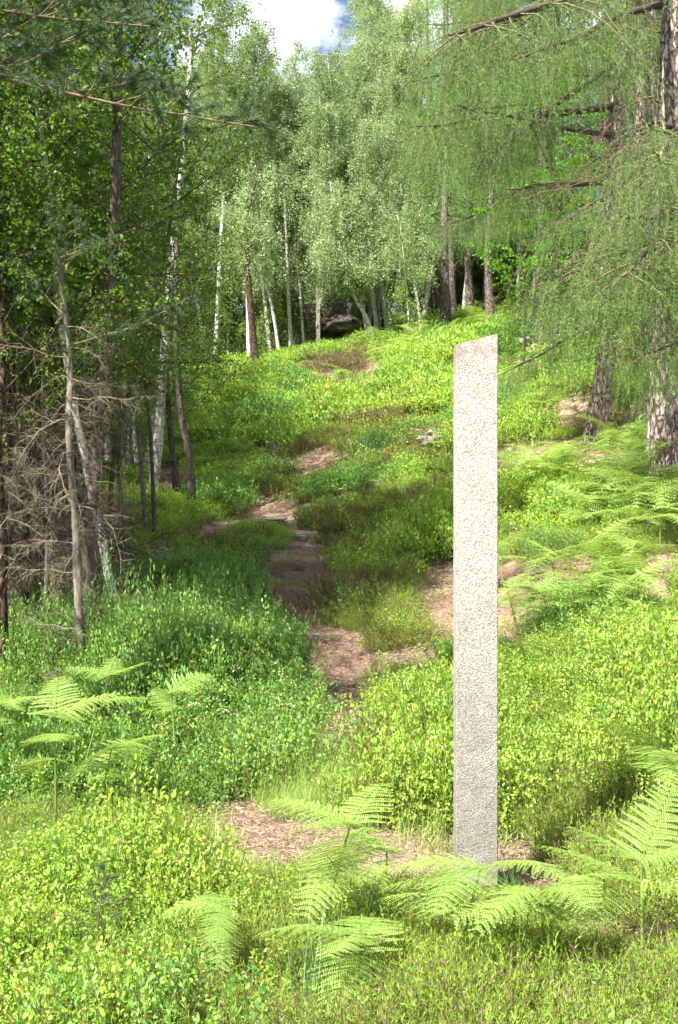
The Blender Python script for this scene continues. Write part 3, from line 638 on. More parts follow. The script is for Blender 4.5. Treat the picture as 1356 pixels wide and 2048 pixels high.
o = rock('boulder', (P(632, 0, 58.8)[0], 59.2, Hz(P(632, 0, 58.8)[0], 59.2) + .22), (.36, .4, .36), M['dark_rock'], 'small round dark boulder at the foot of the distant post', 'boulder', 2)
o = rock('boulder', (P(610, 0, 60)[0], 60.2, Hz(P(610, 0, 60)[0], 60.2) + .3), (.42, .5, .45), M['dark_rock'], 'grey weathered boulder left of the distant post between two birches', 'boulder', 3)
o = rock('boulder', (P(265, 0, 38)[0], 38.5, P(0, 800, 38)[2]), (.95, 1, .38), M['dark_rock'], 'flat dark overhanging rock under the birches in the left wood', 'boulder', 4)
g0 = G(600, 1078); rock('stone', g0 + [0, 0, .02], (.14, .2, .05), M['pale_rock'], 'flat grey stone forming a step at the narrow part of the path', 'stone', 5, True)
g0 = G(545, 1045); rock('stone', g0 + [0, .3, -.05], (.28, .7, .12), M['pale_rock'], 'pale worn stone slab lying in the middle of the path at the bend', 'stone', 6, True)
g0 = G(598, 1140); rock('stone', g0 + [0, 0, .0], (.075, .09, .035), M['dark_rock'], 'small dark flat stone lying on the shaded path', 'stone', 7, True)
g0 = G(885, 885); rock('stone', g0 + [0, 0, .05], (.35, .4, .16), M['pale_rock'], 'pale brown stone in the slope just left of the near post', 'stone', 8, True)
g0 = G(755, 790); rock('stone', g0 + [0, 0, .1], (.35, .4, .28), M['pale_rock'], 'pale rock half buried among bracken on the upper slope', 'stone', 9, True)
g0 = G(1115, 690); rock('stone', g0 + [0, 0, .0], (.9, .8, .3), M['pale_rock'], 'broad pale rock sheet showing through needles beneath the larches', 'stone', 10, True)

def stump(base, r0, h, label):
    mb = MB(); n = 40; r = np.random.RandomState(3); a = np.arange(n) * 2 * PI / n
    prof = [(-.2, 1.35), (0, 1.22), (.1, 1.08), (.35, 1.0), (.7, .97), (1.0, .95)]
    rim = 1 + .14 * vnoise(a * 2.2, a * 0) + .1 * r.rand(n) - .1
    V = []
    for z, f in prof:
        rr = r0 * f * rim * (1 + .05 * r.normal(size=n)); zz = z * h + (r.rand(n) * .22 - .11) * h * (z == 1.0)
        V.append(np.stack([rr * np.cos(a), rr * np.sin(a), np.broadcast_to(zz, (n,))], 1))
    V.append(np.stack([r0 * .6 * rim * np.cos(a), r0 * .6 * rim * np.sin(a), np.full(n, h * .85)], 1))
    k = len(V); v = np.vstack(V + [np.array([[0, 0, h * .8]])]); i = np.arange(k - 1)[:, None] * n; j = np.arange(n)[None, :]; j2 = (j + 1) % n
    mb.add(v, np.stack([i + j, i + j2, i + n + j2, i + n + j], -1).reshape(-1, 4), [[(k - 1) * n + x, (k - 1) * n + (x + 1) % n, k * n] for x in range(n)])
    o = mb.build('tree_stump', M['lichen_bark'], smooth=False); o.location = tuple(base); return tag(o, label, 'tree stump')
g0 = G(558, 925); stump(g0, .26, .42, 'weathered grey tree stump at the edge of the slope above the path bend')

# ------------------------------------------------------------------ bracken
def frond_blade(mb, r, base, d, L_, W_, up=(0, 0, 1), droop=.25, np_=13, pin=15, m=0, pl=1.0):
    """one bracken leaf blade: midrib, paired leaflets, each comb cut into lobes"""
    d = unit(np.array(d, float)); up = np.array(up, float); side = unit(np.cross(d, up)); nrm = np.cross(side, d)
    T = np.linspace(0, 1, np_ + 3)
    mid = lambda t: base + d * L_ * t - np.array([0, 0, 1]) * L_ * droop * t * t
    mb.tube([mid(t) for t in np.linspace(0, 1, 7)], np.linspace(.0022, .0005, 7) * (L_ / .4), 4, 1)
    pb_, pd_, pn_, pl_ = [], [], [], []
    for i in range(np_):
        t = .03 + .95 * (i / np_) ** .92; wl = W_ * (1 - t) ** .75 * (1.0 if i else .92) * r.uniform(.92, 1.06) + .012
        a = mid(t); tang = unit(mid(t + .02) - mid(t))
        for sg in (-1, 1):
            ld = unit(side * sg + tang * .42 + r.normal(0, .05, 3)); n2 = unit(np.cross(ld, tang) * sg); n2 = n2 if n2 @ nrm > 0 else -n2
            k = max(4, int(pin * wl / W_)); tt = (np.arange(k) + .4) / k
            dr = -nrm[None] * (wl * .10 * tt ** 2)[:, None] - np.array([0, 0, 1]) * (wl * .10 * tt ** 2)[:, None]
            pp = a + ld * (wl * tt)[:, None] + dr
            ls = (L_ / np_ * .46 * (1 - tt) ** .7 * (1 - t * .35) + .003) * pl
            s2 = unit(np.cross(ld, n2))
            for s3 in (-1, 1):
                pb_.append(pp); pd_.append(unit(s2 * s3 + ld * .38)[None].repeat(k, 0) - n2 * r.uniform(.0, .3)); pn_.append(n2[None].repeat(k, 0)); pl_.append(ls)
            pb_.append((a + ld * wl * .97 + dr[-1])[None]); pd_.append(ld[None]); pn_.append(n2[None]); pl_.append(np.array([.012]))
            mb.tube([a, a + ld * wl * .5 + dr[k // 2], a + ld * wl * .98 + dr[-1]], [.0012, .0008, .0004], 3, 1)
    p = np.vstack(pb_); dd = np.vstack(pd_); nn = np.vstack(pn_) + r.normal(0, .12, (len(p), 3)); ll = np.concatenate(pl_)
    leaves(mb, p, dd, nn, ll, np.minimum(W_ / pin * .46, ll * .5), 'oval', m, .3)

def bracken_meshes(seed, h, nf, L_, W_, droop=.25, np_=13, pin=15, heading=None):
    """stem mesh and a list of blade meshes, origin at the foot"""
    r = np.random.RandomState(seed); st = MB()
    lean = r.normal(0, .08, 2); pts = [np.array([0, 0, -.05])]
    for t in (.35, .7, 1): pts.append(np.array([lean[0] * t * h * 2, lean[1] * t * h * 2, h * t]))
    st.tube(pts, [.007, .006, .0045, .003], 6)
    top = pts[-1]; blades = []
    az0 = r.uniform(0, 2 * PI) if heading is None else heading
    for i in range(nf):
        mb = MB()
        if i == 0: az, el, b, s = az0, r.uniform(.2, .8), top, 1.15
        else:
            pair = (i + 1) // 2; az = az0 + (1 if i % 2 else -1) * (1.25 + .16 * pair) + r.normal(0, .12); el = .28 + r.normal(0, .2); b = pts[0] + (top - pts[0]) * (1 - .16 * (pair - 1)); s = 1.0 + .06 * pair
        frond_blade(mb, r, b, (math.cos(az) * math.cos(el), math.sin(az) * math.cos(el), math.sin(el)), L_ * s * r.uniform(.75, 1.1), W_ * s * r.uniform(.8, 1.1), up=(r.normal(0, .17), r.normal(0, .17), 1), droop=droop * r.uniform(.5, 1.7), np_=np_, pin=pin)
        blades.append(mb)
    return st, blades

def bracken(px, py, seed, h, nf, L_, W_, label, group=None, heading=None, droop=.25, off=None, near=True):
    g = G(px, py) if off is None else np.array([off[0], off[1], Hz(off[0], off[1])])
    st, bl = bracken_meshes(seed, h, nf, L_, W_, droop, 14, 20, heading)
    e = empty('bracken', g, label, 'fern', group)
    st.build('stem', M['fern_stem'], e)
    for b in bl: b.build('frond', [M['fern'], M['fern_stem']], e)
    return e
NG = 'large bracken plants in the foreground'
def bk(x, y, seed, h, nf, L_, W_, label, hd, droop=.25): return bracken(0, 0, seed, h, nf, L_, W_, label, NG, hd, droop, off=(x, y))
bk(.38, 4.25, 1, .40, 7, .40, .145, 'large pale bracken spreading in front of the foot of the near post', -2.1, .3)
bk(.70, 4.05, 2, .31, 6, .36, .13, 'pale bracken with drooping fronds at the right front of the post foot', -1.3, .35)
bk(-.10, 4.5, 3, .50, 7, .34, .13, 'bracken on a dark stalk standing over the sandy patch left of the near post', 2.7, .2)
bk(1.02, 4.15, 4, .38, 5, .33, .12, 'bracken with one upright frond right of the post near the bottom edge', .9, .15)
bk(.05, 4.05, 5, .30, 5, .32, .13, 'lower yellowish bracken just left of the bracken at the post foot', 2.9, .35)
bk(-.42, 4.35, 19, .30, 4, .24, .08, 'small young yellow bracken near the bottom edge, left of the large ones', 3.3, .3)
bk(1.42, 5.3, 6, .52, 5, .36, .13, 'bracken half in shade right of the post above the dark heather', 3.0, .3)
bk(1.66, 5.3, 7, .70, 6, .31, .12, 'tall bracken at the right edge in front of the sunny bilberry bank', 2.6, .25)
bk(2.0, 6.1, 8, .80, 6, .42, .15, 'bracken cut by the right edge at mid height of the bilberry bank', 2.9, .25)
bk(-1.42, 6.2, 9, .62, 6, .42, .15, 'broad bracken spreading over bilberries at the left edge', .3, .25)
bk(-1.32, 6.6, 10, .45, 6, .40, .14, 'darker bracken right of the broad one at the left edge', -.4, .35)
bk(-1.55, 7.1, 11, .85, 5, .24, .09, 'taller slender bracken with small upright fronds near the left trunks', 1.6, .1)
bk(-1.95, 7.0, 12, .70, 4, .26, .10, 'bracken with a single frond cut by the left edge', .4, .2)
bk(-.95, 7.4, 13, .62, 4, .30, .10, 'bracken half hidden in the bilberry bush left of the path', .5, .3)
bk(1.35, 4.5, 14, .28, 4, .28, .10, 'small yellow bracken by the grey dead branch at the right edge', 2.4, .3)
bk(.42, 6.6, 15, .3, 4, .26, .09, 'small bracken behind the near post on its left side', 3.1, .3)
bk(.20, 5.3, 16, .2, 4, .24, .08, 'low bracken growing on the sand close left of the post', 2.8, .35)
# mid distance bracken: copies
prot = []
for k in range(5):
    st, bl = bracken_meshes(60 + k, .42, 6, .42, .16, .3, 10, 9); mb = MB()
    for b in bl: mb.addmb(b)
    for q in range(len(st.qm)): st.qm[q][:] = 1
    mb.addmb(st); prot.append(mb.mesh('bracken', [M['fern'], M['fern_stem']]))
rf = np.random.RandomState(77)
def bracken_field(polys, n, smin, smax, label, group):
    pl = poly(polys); lo, hi = pl.min(0), pl.max(0); c = 0; tries = 0
    while c < n and tries < 4000:
        tries += 1; q = rf.uniform(lo, hi)
        if not inpoly(np.array([q[0]]), np.array([q[1]]), pl)[0]: continue
        o = bpy.data.objects.new('bracken', prot[rf.randint(5)]); C.objects.link(o); s = rf.uniform(smin, smax)
        o.location = (q[0], q[1], Hz(q[0], q[1])); o.rotation_euler = (rf.normal(0, .1), rf.normal(0, .1), rf.uniform(0, 6.28)); o.scale = (s, s, s)
        tag(o, label, 'fern', group); c += 1
bracken_field([(1000, 1000), (1130, 950), (1356, 940), (1400, 1110), (1180, 1120), (1100, 1060)], 46, .8, 1.3, 'one of many bracken plants crowding the bank below the big larch trunk', 'bracken below the big larch')
bracken_field([(1000, 1180), (1290, 1160), (1290, 1270), (1000, 1290)], 18, .7, 1.05, 'one of the bracken plants on the bare earth right of the near post', 'bracken on the bare earth right of the post')
bracken_field([(1010, 780), (1180, 800), (1170, 890), (1010, 870)], 24, .8, 1.25, 'one of the bracken plants on the needle slope between the larches', 'bracken between the larches')
bracken_field([(400, 960), (500, 880), (540, 900), (500, 970), (420, 1000)], 14, .9, 1.4, 'one of the dark bracken plants in the hollow left of the stump', 'bracken in the shaded hollow')
bracken_field([(680, 770), (740, 690), (900, 640), (1000, 640), (990, 690), (880, 760), (720, 830)], 60, 1.5, 2.3, 'one of the bracken plants covering the upper slope right of the far post', 'bracken on the upper slope')
bracken_field([(660, 720), (700, 670), (800, 650), (900, 620), (860, 680)], 34, 1.7, 2.5, 'one of the bracken plants just below the crest', 'bracken below the crest')

# ------------------------------------------------------------------ branch prototypes
def curve(p0, d, L_, r, n=8, droop=0., wob=.06):
    pts = [np.array(p0, float)]; d = unit(np.array(d, float)); s = L_ / (n - 1)
    for i in range(n - 1):
        d = unit(d + r.normal(0, wob, 3) + np.array([0, 0, -droop / (n - 1)])); pts.append(pts[-1] + d * s)
    return np.array(pts)
def along(pts, t):
    k = t * (len(pts) - 1); i = np.minimum(k.astype(int), len(pts) - 2); f = (k - i)[:, None]; return pts[i] * (1 - f) + pts[i + 1] * f

def leafy_branch(seed, L_=1.8, nsub=12, leaf=.042, gap=.035, droop=.3, mat='birch_leaf', wood='dark_twig', rad=.012, kind='kite', lw=.38):
    """length runs along +X, gravity is -Z"""
    r = np.random.RandomState(seed); mb = MB(); main = curve((0, 0, 0), (1, 0, .25), L_, r, 10, droop, .09)
    mb.tube(main, np.linspace(rad, rad * .2, 10), 5, 1); P_, D_ = [], []
    def leafrow(pts, ln):
        n = max(3, int(ln / gap)); t = np.linspace(.08, 1, n); p = along(pts, t); P_.append(p + r.normal(0, .012, p.shape)); D_.append(unit(r.normal(0, 1, p.shape) + np.array([0, 0, -.7]) + unit(pts[-1] - pts[0]) * .8))
    for i in range(nsub):
        t = .12 + .86 * (i + r.rand()) / nsub; b = along(main, np.array([t]))[0]; az = (1 if i % 2 else -1) * r.uniform(.5, 1.15)
        l2 = L_ * .42 * (1.15 - t) * r.uniform(.7, 1.25); d = (math.cos(az), math.sin(az), r.uniform(-.1, .5)); s = curve(b, d, l2, r, 6, droop * 1.6, .12)
        mb.tube(s, np.linspace(rad * .42, rad * .12, 6), 3, 1); leafrow(s, l2)
        for j in range(max(2, int(l2 / .11))):
            t2 = r.uniform(.15, 1); b2 = along(s, np.array([t2]))[0]; l3 = r.uniform(.1, .32) * (L_ / 1.8)
            s3 = curve(b2, unit(r.normal(0, .8, 3) + np.array(d) * .8 + [0, 0, -.25]), l3, r, 4, .5, .15); mb.tube(s3, [rad * .13, rad * .11, rad * .09, rad * .07], 3, 1); leafrow(s3, l3)
    p = np.vstack(P_); d = np.vstack(D_); n = len(p); s = leaf * r.uniform(.6, 1.15, n)
    leaves(mb, p, d, rnd_dirs(r, n, .8), s, s * lw, kind, 0, .2)
    return mb.mesh('leafy_branch', [M[mat], M[wood]])

def larch_branch(seed, pitch, L_=3.0, needle=.028, nw=.0021, gap=.034, mat='larch_needle', lat_gap=.115, strand=.6, per=6, twigw=.0017):
    r = np.random.RandomState(seed); mb = MB(); ca, sa = math.cos(pitch), math.sin(pitch)
    main = curve((0, 0, 0), (ca, 0, sa + .12), L_, r, 14, .18, .045); main[:, 2] += (np.linspace(0, 1, 14) ** 3) * .18
    mb.tube(main, .036 * (1 - np.linspace(0, 1, 14)) ** .7 + .004, 6, 2); P_, A_ = [], []
    def tufts(pts, ln, g=gap):
        n = max(2, int(ln / g)); t = np.linspace(.05, 1, n); p = along(pts, t); ax = unit(np.gradient(pts, axis=0)); a = along(ax, t); P_.append(p); A_.append(a)
    nl = int(L_ / lat_gap)
    for i in range(nl):
        t = .38 + .62 * (i + r.rand()) / nl; b = along(main, np.array([t]))[0]; sd = 1 if i % 2 else -1; az = sd * r.uniform(.55, 1.25)
        l2 = (.28 + .62 * math.sin(PI * min(1, t * .9 + .1))) * r.uniform(.5, 1.1) * L_ / 3; dd = unit(np.array([math.cos(az) * ca, math.sin(az), sa * .6 - .05 + r.normal(0, .12)]))
        s = curve(b, dd, l2, r, 6, .35, .1); mb.tube(s, np.linspace(.0055, .0015, 6), 4, 1); tufts(s, l2)
        for j in range(int(l2 / .09) + 1):
            b2 = along(s, np.array([r.rand()]))[0]; l3 = r.uniform(.25, 1.2) * strand; s3 = curve(b2, (dd[0] * .5 + r.normal(0, .25), dd[1] * .5 + r.normal(0, .25), -.75), l3, r, 5, 1.6, .1)
            mb.tube(s3, np.linspace(twigw, twigw * .4, 5), 3, 1); tufts(s3, l3)
    for j in range(int(L_ / .10)):
        t2 = r.uniform(.42, 1); b2 = along(main, np.array([t2]))[0]; l3 = r.uniform(.3, 1.4) * strand; s3 = curve(b2, (r.normal(0, .4), r.normal(0, .4), -.8), l3, r, 5, 1.6, .1); mb.tube(s3, np.linspace(twigw, twigw * .4, 5), 3, 1); tufts(s3, l3)
    p = np.vstack(P_); a = np.vstack(A_); n = len(p); k = np.repeat(np.arange(n), per); m_ = len(k)
    d = unit(a[k] * r.uniform(.1, .9, (m_, 1)) + r.normal(0, .75, (m_, 3)))
    leaves(mb, p[k], d, rnd_dirs(r, m_), needle * r.uniform(.7, 1.2, m_), nw, 'tri', 0)
    return mb.mesh('larch_branch', [M[mat], M['larch_twig'], M['dark_twig']])  # main limb takes the dark twig colour to paint the shade on it

def dead_branch(seed, L_=1.0, wood='pale_twig', nt=16, droop=.6, rad=.007, needles=False):
    r = np.random.RandomState(seed); mb = MB(); main = curve((0, 0, 0), (1, 0, .05), L_, r, 9, droop, .24); mb.tube(main, np.linspace(rad, rad * .25, 9), 5, 0)
    for i in range(nt):
        t = r.uniform(.1, 1); b = along(main, np.array([t]))[0]; l2 = r.uniform(.15, .5) * L_ * (1.2 - t); az = r.uniform(.3, 1.4) * (1 if i % 2 else -1)
        s = curve(b, (math.cos(az), math.sin(az), r.normal(-.1, .3)), l2, r, 5, .5, .32); mb.tube(s, np.linspace(rad * .4, rad * .15, 5), 3, 0)
        for j in range(3):
            b3 = along(s, np.array([r.rand()]))[0]; s3 = curve(b3, r.normal(0, 1, 3) + [0, 0, -.3], r.uniform(.04, .16) * L_, r, 3, .4, .2); mb.tube(s3, [rad * .18, rad * .15, rad * .1], 3, 0)
    return mb.mesh('dead_branch', M[wood])

def pine_branch(seed, L_=2.2, nsub=16, needle=.06, nw=.0016, droop=.0):
    r = np.random.RandomState(seed); mb = MB(); main = curve((0, 0, 0), (1, 0, .08), L_, r, 12, droop, .06); mb.tube(main, np.linspace(.014, .004, 12), 6, 1); P_, A_ = [], []
    for i in range(nsub):
        t = .12 + .88 * (i + r.rand()) / nsub; b = along(main, np.array([t]))[0]; az = (1 if i % 2 else -1) * r.uniform(.4, 1.1); l2 = r.uniform(.2, .6) * (1.2 - t * .6)
        s = curve(b, (math.cos(az), math.sin(az), r.uniform(-.1, .5)), l2, r, 6, -.1, .12); mb.tube(s, np.linspace(.005, .002, 6), 4, 1)
        for pts, lo in [(s, .5)] + [(curve(along(s, np.array([r.uniform(.4, .9)]))[0], unit(r.normal(0, .7, 3) + [math.cos(az), math.sin(az), .3]), r.uniform(.08, .2), r, 4, 0, .1), .1) for _ in range(4)]:
            mb.tube(pts, .0018, 3, 1); n = 40; tt = r.uniform(lo, 1, n); P_.append(along(pts, tt)); A_.append(along(unit(np.gradient(pts, axis=0)), tt))
    p = np.vstack(P_); a = np.vstack(A_); k = np.repeat(np.arange(len(p)), 4); m_ = len(k)
    d = unit(a[k] * .8 + r.normal(0, .55, (m_, 3))); leaves(mb, p[k], d, rnd_dirs(r, m_), needle * r.uniform(.7, 1.1, m_), nw, 'tri', 0)
    return mb.mesh('pine_branch', [M['pine_needle'], M['larch_twig']])

BR = {}
BR['birch'] = [leafy_branch(500 + k, 1.8, 13) for k in range(5)]
BR['maple'] = [leafy_branch(520 + k, 1.6, 12, .085, .075, .2, 'maple_leaf', 'dark_twig', .011, 'oval', .36) for k in range(2)]
BR['larch'] = {pt: [larch_branch(540 + k + i * 10, math.radians(pt)) for k in range(2)] for i, pt in enumerate((5, -20, -42))}
BR['dead'] = [dead_branch(570 + k, .62, nt=20, droop=(1.4, .3, 1.0, .7)[k], rad=.0045) for k in range(4)] + [dead_branch(576 + k, .5, 'dark_twig', nt=18, droop=.5, rad=.004) for k in range(2)]
BR['dead_dark'] = [dead_branch(580 + k, .75, wood='dark_twig', nt=22, droop=.9, rad=.005) for k in range(3)]
BR['pine'] = [pine_branch(590 + k) for k in range(3)]
BR['larch_dead'] = [dead_branch(595 + k, 1.6, 'larch_twig', 30, .5, .01) for k in range(2)]

def put(name, me, parent, p, az, scale=1., pitch=0., roll=0., jit=None):
    """p is local to the parent's base; +X of the mesh is turned to azimuth az"""
    Mx = Matrix.Translation(tuple(p)) @ Matrix.Rotation(az, 4, 'Z') @ Matrix.Rotation(-pitch, 4, 'Y') @ Matrix.Rotation(roll, 4, 'X') @ Matrix.Scale(scale, 4)
    return link_mesh(name, me, parent, Mx)

def trunk_mesh(pts, r0, r1, n=12, mat='birch_bark', flare=1.5, stubs=0, seed=0, limbs=None, knob=.08, power=.85):
    """pts local to base, smooth curve through them"""
    pts = np.asarray(pts, float); t0 = np.linspace(0, 1, len(pts)); k = max(24, len(pts) * 6); t = np.linspace(0, 1, k)
    # Catmull-Rom resample
    def cr(t_):
        x = t_ * (len(pts) - 1); i = min(int(x), len(pts) - 2); f = x - i
        p0, p1, p2, p3 = pts[max(i - 1, 0)], pts[i], pts[i + 1], pts[min(i + 2, len(pts) - 1)]
        return .5 * ((2 * p1) + (-p0 + p2) * f + (2 * p0 - 5 * p1 + 4 * p2 - p3) * f * f + (-p0 + 3 * p1 - 3 * p2 + p3) * f ** 3)
    sp = np.array([cr(x) for x in t]); r = np.random.RandomState(seed)
    rad = r0 + (r1 - r0) * t ** power; z = sp[:, 2] - sp[0, 2]; rad = rad * (1 + (flare - 1) * np.exp(-np.maximum(z, 0) / (r0 * 3.5))) * (1 + r.normal(0, knob * .5, k))
    mb = MB(); sp2 = np.vstack([sp[0] - [0, 0, r0 * 2.5], sp]); rad2 = np.concatenate([[rad[0] * 1.15], rad])
    mb.tube(sp2, rad2, n, 0)
    v = mb.v[0]; nz = np.array([mnoise.noise(Vector(q * (1.6 / max(r0, .04)) * .35)) for q in v]); c = np.repeat(sp2, n, 0)
    mb.v[0] = c + (v - c) * (1 + knob * 1.6 * nz)[:, None]
    for _ in range(stubs):
        tt = r.uniform(.12, .98); b = along(sp, np.array([tt]))[0]; rr = np.interp(tt, t, rad); a = r.uniform(0, 2 * PI); d = np.array([math.cos(a), math.sin(a), r.uniform(-.2, .3)])
        mb.tube([b + d * rr * .6, b + d * rr * 1.1, b + d * (rr * 1.1 + r.uniform(.02, .09))], [rr * .16, rr * .11, rr * .06], 5, 1, True)
    return mb, sp, rad

def locpts(base, pix):
    """trunk given as photo pixels at one distance (or x,y,d) -> local points"""
    return [P(*q) - base for q in pix]

def detailed_tree(name, cat, label, pix, d, r0, r1, bark, protos, nb, t0, sc=(.6, 1.1), group=None, base=None, pitch=(.1, .6), extra_top=None, branch='branch', seed=0, dead=0, dead_t=(.05, .5), deadkind='dead', stubs=0, azr=None, flare=1.5, knob=.08, hfun=None):
    r = np.random.RandomState(seed + 900)
    b = np.array(base) if base is not None else G(pix[0][0], pix[0][1]) if d is None else None
    if b is None:
        q = P(pix[0][0], 0, d); b = np.array([q[0], d, Hz(q[0], d)])
    dd = b[1]
    pts = [np.zeros(3)] + [P(x, y, dd) - b for x, y in pix[1:]]
    if extra_top is not None: pts.append(pts[-1] + np.array(extra_top))
    for i in range(1, len(pts)): pts[i][1] += r.normal(0, .04) * i
    e = empty(name, b, label, cat, group)
    mb, sp, rad = trunk_mesh(pts, r0, r1, 14, seed=seed, stubs=stubs, flare=flare, knob=knob)
    mb.build('trunk', [M[bark], M['dark_twig']], e)
    for i in range(nb):
        t = t0 + (1 - t0) * (i + r.rand()) / nb; p = along(sp, np.array([t]))[0]
        az = i * 2.4 + r.normal(0, .3) if azr is None else r.uniform(*azr)
        s = r.uniform(*sc) * (1 if hfun is None else hfun(t))
        put(branch, protos[r.randint(len(protos))], e, p, az, s, r.uniform(*pitch), r.uniform(-.4, .4))
    for i in range(dead):
        t = r.uniform(*dead_t); p = along(sp, np.array([t]))[0]; D = BR[deadkind]
        put('dead_branch', D[r.randint(len(D))], e, p, r.uniform(0, 6.28), r.uniform(.5, 1.3), r.uniform(-.5, .2), r.uniform(-1, 1))
    return e, sp, b

# ------------------------------------------------------------------ left wood: near trees
BT = 'young birches in the left foreground'
detailed_tree('birch_tree', 'birch tree', 'slim dark birch trunk rising through the whole left side up to the top edge', [(190, 1285), (178, 1100), (188, 950), (202, 800), (208, 650), (226, 450), (240, 250), (250, 60), (255, -120)], 10.3, .062, .032, 'dark_birch', BR['birch'], 20, .42, (.5, 1.05), BT, seed=1, pitch=(-.1, .7), dead=10, dead_t=(.1, .45), deadkind='dead_dark')
detailed_tree('spruce_tree', 'conifer tree', 'thin grey lichen covered trunk bristling with pale dead twigs at the left', [(165, 1400), (158, 1250), (148, 1050), (140, 880), (130, 700), (118, 500)], 9.0, .042, .016, 'lichen_bark', BR['pine'], 4, .8, (.3, .5), None, seed=2, dead=70, dead_t=(.08, .85))
detailed_tree('birch_tree', 'birch tree', 'leaning young birch whose white and black foot stands right of the other left trunks', [(286, 1318), (225, 1190), (200, 1070), (172, 930), (150, 800), (120, 600), (95, 400), (80, 200)], 10.6, .045, .018, 'birch_bark', BR['birch'], 17, .5, (.5, 1.0), BT, seed=3, dead=40, dead_t=(.1, .5), deadkind='dead_dark')
detailed_tree('birch_tree', 'birch tree', 'dark slender trunk just right of the left picture edge', [(2, 1370), (4, 1100), (2, 900), (-6, 700), (-10, 450), (-15, 200)], 9.6, .048, .02, 'pine_bark', BR['birch'], 18, .5, (.5, 1.0), BT, seed=4, dead=34, dead_t=(.1, .5))
detailed_tree('birch_tree', 'birch tree', 'thin reddish dark trunk second from the left edge', [(92, 1180), (84, 1000), (80, 850), (86, 650), (75, 500), (62, 360), (60, 180)], 13.5, .055, .022, 'pine_bark', BR['birch'], 28, .4, (.6, 1.2), BT, seed=5, dead=26, dead_t=(.1, .5), deadkind='dead_dark')
detailed_tree('birch_tree', 'birch tree', 'thin crooked sapling trunk in the middle of the left thicket', [(60, 1240), (70, 1100), (68, 950), (48, 800), (40, 600), (70, 420), (30, 200)], 12, .035, .014, 'dark_birch', BR['birch'], 26, .3, (.5, 1.0), BT, seed=6, dead=8, deadkind='dead_dark')
detailed_tree('birch_tree', 'birch tree', 'thin dark tree with a white flecked foot beside the rush clump', [(384, 1012), (380, 930), (360, 800), (355, 650), (350, 450), (345, 250)], 21, .075, .03, 'dark_birch', BR['birch'], 26, .35, (.6, 1.2), BT, seed=7)
detailed_tree('birch_tree', 'birch tree', 'stout pale birch leaning slightly right beside the bare earth on the left', [(300, 1005), (314, 900), (326, 760), (336, 620), (345, 450), (372, 200), (380, 60)], 21.5, .098, .045, 'birch_bark', BR['birch'], 22, .45, (.7, 1.3), BT, seed=8)
detailed_tree('birch_tree', 'birch tree', 'thin dark leaning birch between the stout pale birch and the slender dark one', [(357, 990), (345, 900), (336, 800), (325, 650), (300, 400), (290, 200)], 22.5, .07, .03, 'dark_birch', BR['birch'], 26, .35, (.7, 1.3), BT, seed=9)
detailed_tree('birch_tree', 'birch tree', 'slanting thin sapling crossing behind the lichen covered trunk', [(120, 1180), (100, 1050), (130, 900), (165, 720), (225, 560), (290, 420)], 12.5, .028, .012, 'dark_birch', BR['birch'], 22, .35, (.5, .9), BT, seed=10, dead=30)
for i, (x, y, dd, lb) in enumerate([(120, 1000, 24, 'pale birch trunk glimpsed behind the lichen covered trunk'), (150, 960, 26, 'pale birch trunk behind the slim dark birch'), (255, 960, 27, 'thin pale birch left of the stout pale birch'), (30, 1030, 20, 'pale young birch near the left edge behind the dark trunks'), (215, 940, 29, 'thin birch deep in the left wood above the flat dark rock')]):
    r = np.random.RandomState(i); q = P(x, 0, dd)
    detailed_tree('birch_tree', 'birch tree', lb, [(x, y), (x + r.normal(0, 10), y - 200), (x + r.normal(0, 22), y - 400), (x + r.normal(0, 30), y - 650), (x + r.normal(0, 40), y - 900)], dd, .08, .03, 'birch_bark', BR['birch'], 24, .35, (.7, 1.3), 'pale birches deep in the left wood', seed=20 + i)
r = np.random.RandomState(61)
for i in range(26):
    dd = r.uniform(10, 18); x0 = r.uniform(-10, 330) if dd > 12.5 else r.uniform(-10, 190); ln = r.normal(0, 45); q = P(x0, 0, dd); y0 = 1024 - Hz(q[0], dd) / dd * F; hh = r.uniform(620, 1000)
    detailed_tree('birch_sapling', 'sapling', 'one of the thin leaning grey brown stems tangled together in the left thicket', [(x0, y0), (x0 + ln * .3 + r.normal(0, 12), y0 - hh * .3), (x0 + ln * .8 + r.normal(0, 18), y0 - hh * .6), (x0 + ln * 1.6 + r.normal(0, 20), y0 - hh)], dd, r.uniform(.026, .046), .012, ['dark_birch', 'lichen_bark', 'pine_bark'][i % 3], BR['birch'], 4, .6, (.35, .7), 'thin stems in the left thicket', seed=100 + i, dead=9, dead_t=(.08, .75), deadkind='dead' if i % 2 else 'dead_dark')
# pine whose boughs reach in at the upper left
e, sp, b = detailed_tree('pine_tree', 'pine tree', 'pine whose dark needled boughs reach in from the left edge near the top', [(-330, 1700), (-320, 1000), (-330, 300), (-320, -300), (-330, -500)], 6.8, .12, .07, 'pine_bark', BR['pine'], 8, .3, (.6, .9), None, base=(-2.95, 6.8, Hz(-2.95, 6.8)), seed=30, azr=(1.8, 4.5))
for (p0, az, s, pt, q) in [((-320, 135), .02, 1.05, -.03, 0), ((-320, 40), .15, .95, .1, 1), ((-330, 300), .1, .75, .35, 2), ((-320, 10), -.1, .8, .0, 0), ((-320, -80), .1, 1.0, -.05, 2), ((-320, 230), .35, .8, .2, 1)]:
    a = P(p0[0], p0[1], 6.8) - b; put('branch', BR['pine'][q], e, a + np.array([0, 0, 0]), az, s, pt, .3)

